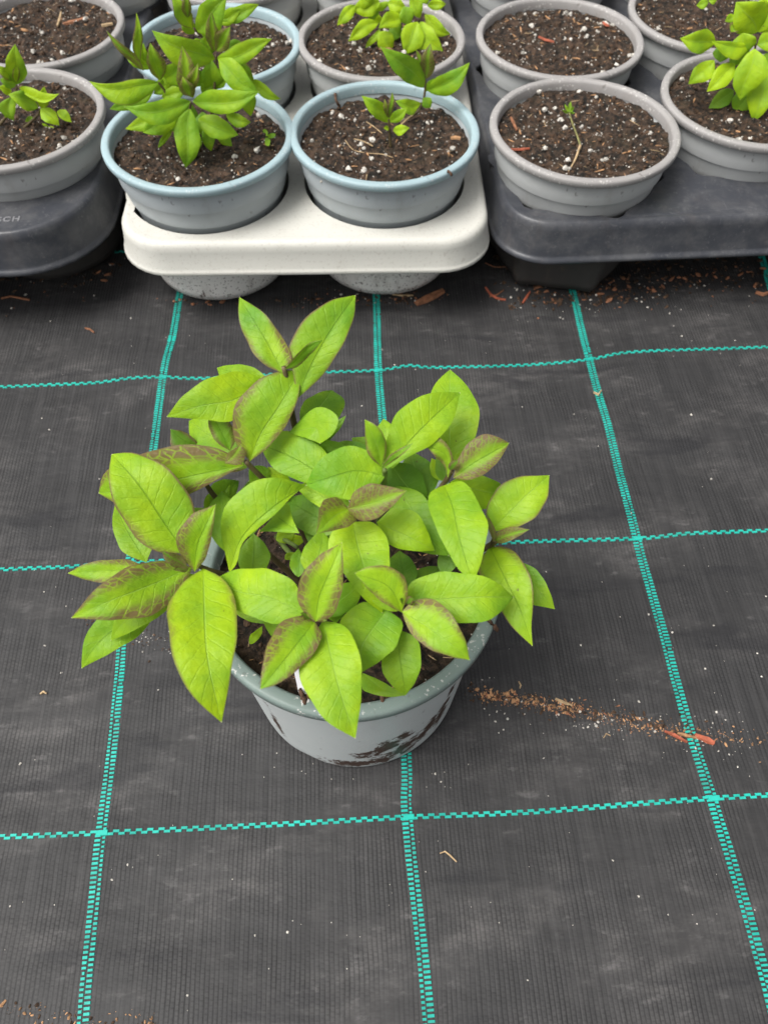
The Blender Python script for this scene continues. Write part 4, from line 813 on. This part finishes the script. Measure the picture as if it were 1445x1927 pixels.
# lime plant at right edge (frame 1180,0 x5.453)
bgplant('leafy_plant', 'dense lime green plant in the pot at the right edge', (potR[1][0] + .01, potR[1][1] + .005, .1325), 1180, 0, 5.453, [
 (900,440,538,392,84,78,.0,.6,.0, 10,0,-.005),(1290,440,858,418,30,84,.1,.8,.0,40,.0,-.005),(1330,330,1112,20,130,120,.0,.72,.0,-20,.005,.01),(1300,500,1155,1028,100,130,.0,.66,.0,10,-.012,-.03),
 (1100,650,812,942,70,76,.0,1.0,.0,0,-.008,-.02),(890,620,625,865,62,80,.0,.6,.0,0,-.004,-.012),(1090,930,830,1112,58,62,.0,.15,.55,0,-.004,-.012),(1480,740,1295,1255,100,90,.0,.5,.0,-20,-.015,-.035),
 (1110,1130,942,1258,36,36,.0,.66,.0,0,-.01,-.018),(1290,1150,1262,1342,50,52,.0,.55,.0,0,-.012,-.02),(1260,900,1100,1175,76,90,.0,.35,.1,0,-.008,-.016),(1130,1150,1190,1265,60,40,.1,.7,.1,0,-.008,-.012),
 (1330,460,1600,380,70,90,.0,.7,.0,0,0,0),(1340,330,1480,60,90,90,.0,.8,.0,0,.005,.01),(1180,340,1200,560,90,90,.0,.5,.0,0,.0,-.005),(1000,460,950,640,70,70,.0,.25,.3,0,0,-.005),
 (1360,150,1440,-40,60,60,.0,.9,.0,0,.01,.01),(1100,160,1000,220,30,30,.0,.7,.0,0,.01,.01),(1350,600,1560,700,90,90,.0,.35,.2,0,-.005,-.01),(1100,500,1200,640,80,80,.0,.3,.3,0,0,-.006),(1390,1190,1500,1260,40,40,.0,.9,.0,0,-.014,-.02),
 (1350,700,1330,960,80,90,.0,.2,.45,0,0,-.01),(1130,250,1060,330,50,40,.5,.4,.1,0,.005,.003),(830,20,705,55,30,36,.0,.6,.0,0,.02,.02),(920,-10,830,10,30,30,.0,.6,.0,0,.02,.02)],
 [[(1320,440,0),(1300,600,0),(.0,.0)],[(1100,600,0),(1120,900,0),(-.006,-.002)]], 1.3)
# withered sprout
sp = empty('withered_sprout', (potR[0][0], potR[0][1], .1325)); tag(sp, 'single withered sprout with a tiny green tip on bare speckled soil', 'sprout')
def r3(u, v, h): h += .004; return at(880 + u / 2.5575, v / 2.5575, h)
tube('stem', [r3(488, 545, .150), r3(505, 600, .147), r3(528, 660, .143), r3(540, 700, .139)], .0008, .0010, sp, M['stem_olive'])
tube('dry_stalk', [r3(540, 700, .139), r3(515, 770, .1375), r3(480, 830, .136)], .0014, .0006, sp, M['straw'])
for a in ((485, 540, 465, 500, 6), (488, 540, 495, 488, 8), (490, 540, 512, 512, 6), (485, 545, 452, 530, 5), (490, 545, 515, 542, 5)):
    leaf(sp, r3(a[0], a[1], .150), r3(a[2], a[3], .156), a[4] / 2.5, a[4] / 2.5, 0, .35, .35, arch=.001)
w = empty('weed_seedling', at(503, 258, .136)); tag(w, 'tiny round leaved weed seedling at the right side of the bushy plant pot', 'seedling')
for a in ((503, 256, 497, 243, 4), (504, 258, 519, 253, 4), (503, 259, 505, 275, 5)): leaf(w, at(a[0], a[1], .137), at(a[2], a[3], .139), a[4], a[4], 0, .3, 0, arch=.0005, pk=(.5, .5))
w = empty('tangled_stalk', at(705, 285, .136)); tag(w, 'pale dried stalk curled on the soil in front of the short seedling', 'dry stalk')
def r2(u, v, h): return at(540 + u / 4.014, v / 4.014, h)
tube('stalk', [r2(440, 1060, .137), r2(500, 1130, .138), r2(600, 1155, .137), r2(720, 1165, .138), r2(800, 1190, .136)], .0004, .0004, w, M['straw'])
tube('stalk', [r2(505, 1050, .137), r2(570, 1065, .139), r2(650, 1105, .136)], .0004, .0007, w, M['straw'])
tube('stalk', [r2(600, 920, .137), r2(660, 960, .139), r2(720, 1010, .136)], .0005, .0005, w, M['straw'])
tube('stalk', [r2(980, 850, .140), r2(930, 885, .139), r2(860, 940, .136)], .0011, .0006, w, M['straw'])

# ------------------------------------------------------------------ white plant label, root shreds on the rim
tg = at(569, 1285, .15)
V = [at(552, 1256, .160), at(574, 1252, .160), at(582, 1306, .1515), at(562, 1304, .1515)]
n_ = (V[1] - V[0]).cross(V[3] - V[0]).normalized() * .0006
o = link('plant_label', mesh('plant_label', V + [v - n_ for v in V] , [(0, 1, 2, 3), (7, 6, 5, 4), (0, 4, 5, 1), (1, 5, 6, 2), (2, 6, 7, 3), (3, 7, 4, 0)], False), None, M['white_tag'])
tag(o, 'white plastic plant label stuck in the soil at the front of the lone pot', 'plant label')
def chip(name, pts, wd, th, mat, label, cat, group=None):
    """flat irregular splinter following points"""
    V, F = [], []; n = len(pts)
    for i, p in enumerate(pts):
        d = (pts[min(i + 1, n - 1)] - pts[max(i - 1, 0)]); d.z = 0; d.normalize(); s = Vector((-d.y, d.x, 0)); t = i / (n - 1)
        ww = wd * (.55 + .45 * math.sin(math.pi * min(1, max(0, t * .9 + .05)))) * random.uniform(.8, 1.15) / 2
        for a, z in ((-1, 0), (-.7, th), (.6, th * random.uniform(.8, 1.2)), (1, 0)): V.append(p + s * (a * ww) + Vector((0, 0, z)))
    for i in range(n - 1):
        for q in range(4): F.append((i * 4 + q, i * 4 + (q + 1) % 4, (i + 1) * 4 + (q + 1) % 4, (i + 1) * 4 + q))
    F += [(3, 2, 1, 0), tuple((n - 1) * 4 + q for q in range(4))]
    o = link(name, mesh(name, V, F, False), None, mat); tag(o, label, cat, group); return o
def gp(*uv, h=.0): return [ggz(at(u, v)) + Vector((0, 0, .0006 + h)) for u, v in uv]
chip('bark_chip', gp((782, 566), (800, 558), (818, 549), (834, 541)), .011, .003, M['bark'], 'broad brown bark chip lying under the right cup of the white tray', 'bark chip')
chip('straw_piece', gp((738, 548), (758, 550), (778, 550)), .003, .0015, M['straw'], 'pale straw piece against the right white cup', 'straw')
chip('bark_splinter', gp((914, 535), (924, 548), (936, 555), (952, 558)), .0028, .0015, M['bark_red'], 'red bark splinter left of the right tray foot, bent', 'bark splinter')
chip('bark_splinter', gp((922, 552), (936, 548), (948, 540)), .0016, .001, M['bark'], 'thin brown splinter crossing the bent red splinter', 'bark splinter')
chip('bark_splinter', gp((984, 564), (992, 552), (998, 543)), .003, .0016, M['bark_red'], 'small upright red splinter just left of the dark tray foot', 'bark splinter')
chip('twig', gp((913, 492), (930, 500), (952, 500)), .001, .0008, M['bark'], 'thin curved brown twig near the right tray corner', 'twig')
chip('twig', gp((0, 556), (18, 552), (38, 556), (54, 559)), .0022, .0016, M['bark'], 'forked brown twig on the fabric at the left edge', 'twig')
chip('bark_chip', gp((158, 611), (167, 613), (175, 619)), .0024, .0012, M['bark'], 'small curved orange chip on the fabric below the left tray', 'bark chip')
chip('bark_splinter', gp((1252, 1373), (1270, 1380), (1295, 1394)), .003, .0014, M['bark_red'], 'long red splinter left of the right green line', 'bark splinter')
chip('bark_splinter', gp((1276, 1377), (1292, 1381), (1312, 1386)), .0026, .0016, M['tan'], 'tan splinter between the two red bark pieces', 'bark splinter')
chip('bark_chip', gp((1309, 1381), (1322, 1385), (1334, 1390), (1346, 1396)), .0056, .002, M['bark_red'], 'wide red bark chip on the right green line', 'bark chip')
chip('bark_chip', gp((1046, 1312), (1060, 1318), (1078, 1325)), .0026, .0014, M['straw'], 'pale brown chip in the middle of the dirt trail', 'bark chip')
chip('straw_piece', gp((977, 1279), (981, 1286), (979, 1292)), .0012, .001, M['straw'], 'tiny curved pale fibre above the dirt trail', 'straw')
chip('seed_husk', gp((828, 1604), (838, 1600), (848, 1608), (860, 1620)), .0014, .001, M['straw'], 'slim golden seed husk on the fabric below the lone pot', 'seed husk')
chip('straw_piece', gp((1118, 733), (1127, 738), (1132, 730)), .0018, .0018, M['straw'], 'knotted pale fibre caught on the right green line', 'straw')
chip('straw_piece', gp((1137, 1386), (1142, 1378), (1150, 1382)), .0010, .001, M['straw'], 'thin curled fibre just below the dirt trail', 'straw')
chip('straw_piece', gp((74, 1304), (80, 1299), (86, 1303)), .0020, .0012, M['straw'], 'small pale chip left of the left green line', 'straw')
chip('bark_chip', gp((1422, 548), (1436, 552), (1448, 548)), .004, .0025, M['bark'], 'brown chip at the right edge by the short green line', 'bark chip')
# chips on soils
def chp(*uv, h=.141): return [at(u, v, h) for u, v in uv]
chip('bark_chip', chp((120, 47), (135, 43), (150, 40), (160, 36)), .006, .002, M['bark'], 'long orange bark chip on the bare soil at top left', 'bark chip')
chip('bark_chip', chp((109, 50), (113, 38), (116, 24)), .0035, .0016, M['straw'], 'pale upright splinter left of the long orange chip at top left', 'bark chip')
chip('bark_chip', chp((192, 50), (202, 48), (213, 46)), .005, .002, M['straw'], 'pale orange chip close to the rim of the top left pot', 'bark chip')
chip('bark_chip', chp((42, 56), (48, 58), (54, 59)), .003, .002, M['tan'], 'tiny orange chip left on the bare soil at top left', 'bark chip')
chip('bark_splinter', chp((959, 282), (978, 282), (996, 280)), .003, .0014, M['bark_red'], 'red splinter on soil left of the withered sprout', 'bark splinter')
chip('bark_splinter', chp((1013, 70), (1026, 76), (1042, 80)), .003, .0014, M['bark_red'], 'red splinter on the bare soil of the second right tray pot', 'bark splinter')
chip('bark_chip', chp((1134, 43), (1140, 48), (1146, 50)), .0035, .0016, M['bark_red'], 'small red chip at the right side of the second right tray pot', 'bark chip')
chip('bark_chip', chp((961, 222), (966, 232), (972, 246)), .0035, .0016, M['bark'], 'brown chip beside the left rim of the withered sprout pot', 'bark chip')
chip('bark_chip', chp((848, 262), (856, 260), (866, 262)), .0045, .002, M['tan'], 'rusty chip at the right side of the seedling pot', 'bark chip')
# root shreds hanging over the main rim
def shred(px, label):
    pts = [at(*p) for p in px]; V, F = [], []
    root = None
    o = tube('root_shred', pts, .0016, .0010, None, M['root'], 6, 3); rg = random.Random(4)
    for v in o.data.vertices: v.co += Vector((rg.uniform(-1, 1), rg.uniform(-1, 1), rg.uniform(-1, 1))) * .0006
    tag(o, label, 'root shred'); return o
shred([(560, 1292, .147), (566, 1302, .155), (572, 1320, .1545), (576, 1340, .146)], 'dark brown root shred hanging over the rim beside the white label')
shred([(571, 1312, .156), (574, 1326, .155), (570, 1338, .147)], 'short root shred beside the longer one on the front rim')
shred([(718, 1302, .155), (720, 1318, .1558), (721, 1340, .148)], 'thin brown fibre hanging over the front rim right of the longest leaf')
shred([(918, 1168, .155), (928, 1176, .1558), (936, 1186, .152)], 'hair thin fibre on the right side of the dark green rim')
shred([(843, 322, .150), (847, 325, .152), (850, 330, .149)], 'tiny fibre on the front rim of the right blue rimmed pot')
shred([(630, 176, .146), (633, 190, .146), (640, 200, .138)], 'dark scrap of root at the back rim of the right blue rimmed pot')

# ------------------------------------------------------------------ loose dirt
def scatter(name, label, mat, spec, seed, cat='dirt'):
    rg = random.Random(seed); V, F = [], []
    for (u0, v0, u1, v1, spread, cnt, lo, hi) in spec:
        for _ in range(cnt):
            t = rg.random(); s = rg.gauss(0, spread); u = u0 + (u1 - u0) * t; v = v0 + (v1 - v0) * t + s
            p = ggz(at(u + rg.uniform(-6, 6), v)); z = lo + (hi - lo) * rg.random() ** 3
            lump(V, F, p + Vector((0, 0, z * .25)), z, (rg.uniform(.8, 1.25 if mat is M['perlite'] else 2.2), rg.uniform(.6, 1), .6), rg)
    o = link(name, mesh(name, V, F, False), None, mat); tag(o, label, cat, kind='stuff')
scatter('dirt_crumbs', 'trail of tan dirt crumbs running right from the lone pot', M['tan'], [
 (880, 1296, 1010, 1312, 6, 60, .0003, .0018), (910, 1303, 980, 1316, 6, 150, .0002, .0012), (990, 1318, 1085, 1330, 6, 170, .0002, .0013), (1080, 1332, 1320, 1385, 9, 260, .0002, .001), (1320, 1378, 1445, 1390, 9, 40, .0003, .0014),
 (0, 1900, 300, 1928, 12, 60, .0002, .0013)], 1)
scatter('dirt_crumbs', 'dark crumbs scattered through the dirt trail and beneath the trays', M['crumb'], [
 (880, 1300, 1330, 1380, 9, 170, .0004, .0018), (0, 1905, 300, 1930, 10, 60, .0003, .0014),
 (930, 500, 1445, 500, 30, 700, .0004, .0028), (960, 560, 1260, 545, 9, 220, .0004, .003), (560, 560, 800, 552, 8, 160, .0004, .0022), (330, 556, 560, 566, 6, 60, .0004, .0018), (0, 520, 230, 500, 20, 110, .0004, .0024), (160, 1170, 330, 1215, 14, 60, .0003, .0014)], 2)
scatter('dirt_crumbs', 'rusty crumbs strewn beneath the trays and in the dirt trail', M['bark'], [
 (900, 1302, 1100, 1334, 7, 160, .0002, .0016), (1100, 1336, 1400, 1392, 10, 90, .0002, .0011),
 (1000, 545, 1445, 505, 18, 150, .0006, .0034), (560, 560, 860, 548, 8, 45, .0005, .003), (0, 530, 220, 500, 16, 26, .0006, .003), (300, 560, 460, 568, 3, 16, .0005, .003)], 3)
scatter('perlite_grains', 'white perlite grains scattered over the black fabric', M['perlite'], [
 (900, 1320, 1420, 1400, 22, 130, .0003, .0014), (0, 700, 1445, 700, 110, 60, .0003, .0014), (0, 1200, 300, 1200, 180, 26, .0003, .0012), (900, 1200, 1445, 1200, 160, 44, .0003, .0013),
 (0, 1700, 1445, 1700, 120, 50, .0003, .0010), (940, 550, 1445, 530, 25, 90, .0004, .0018), (0, 530, 240, 500, 20, 24, .0004, .0018), (220, 1185, 330, 1215, 10, 44, .0003, .001), (450, 1440, 900, 1460, 16, 22, .0003, .001), (560, 562, 860, 556, 8, 30, .0004, .0016)], 5)

tube('crack', [at(430, 452, .0950), at(500, 451, .0946), at(560, 452, .0942), at(600, 457, .0925), at(640, 467, .0885)], .0003, .0003, trW, M['root'], 5, 3)
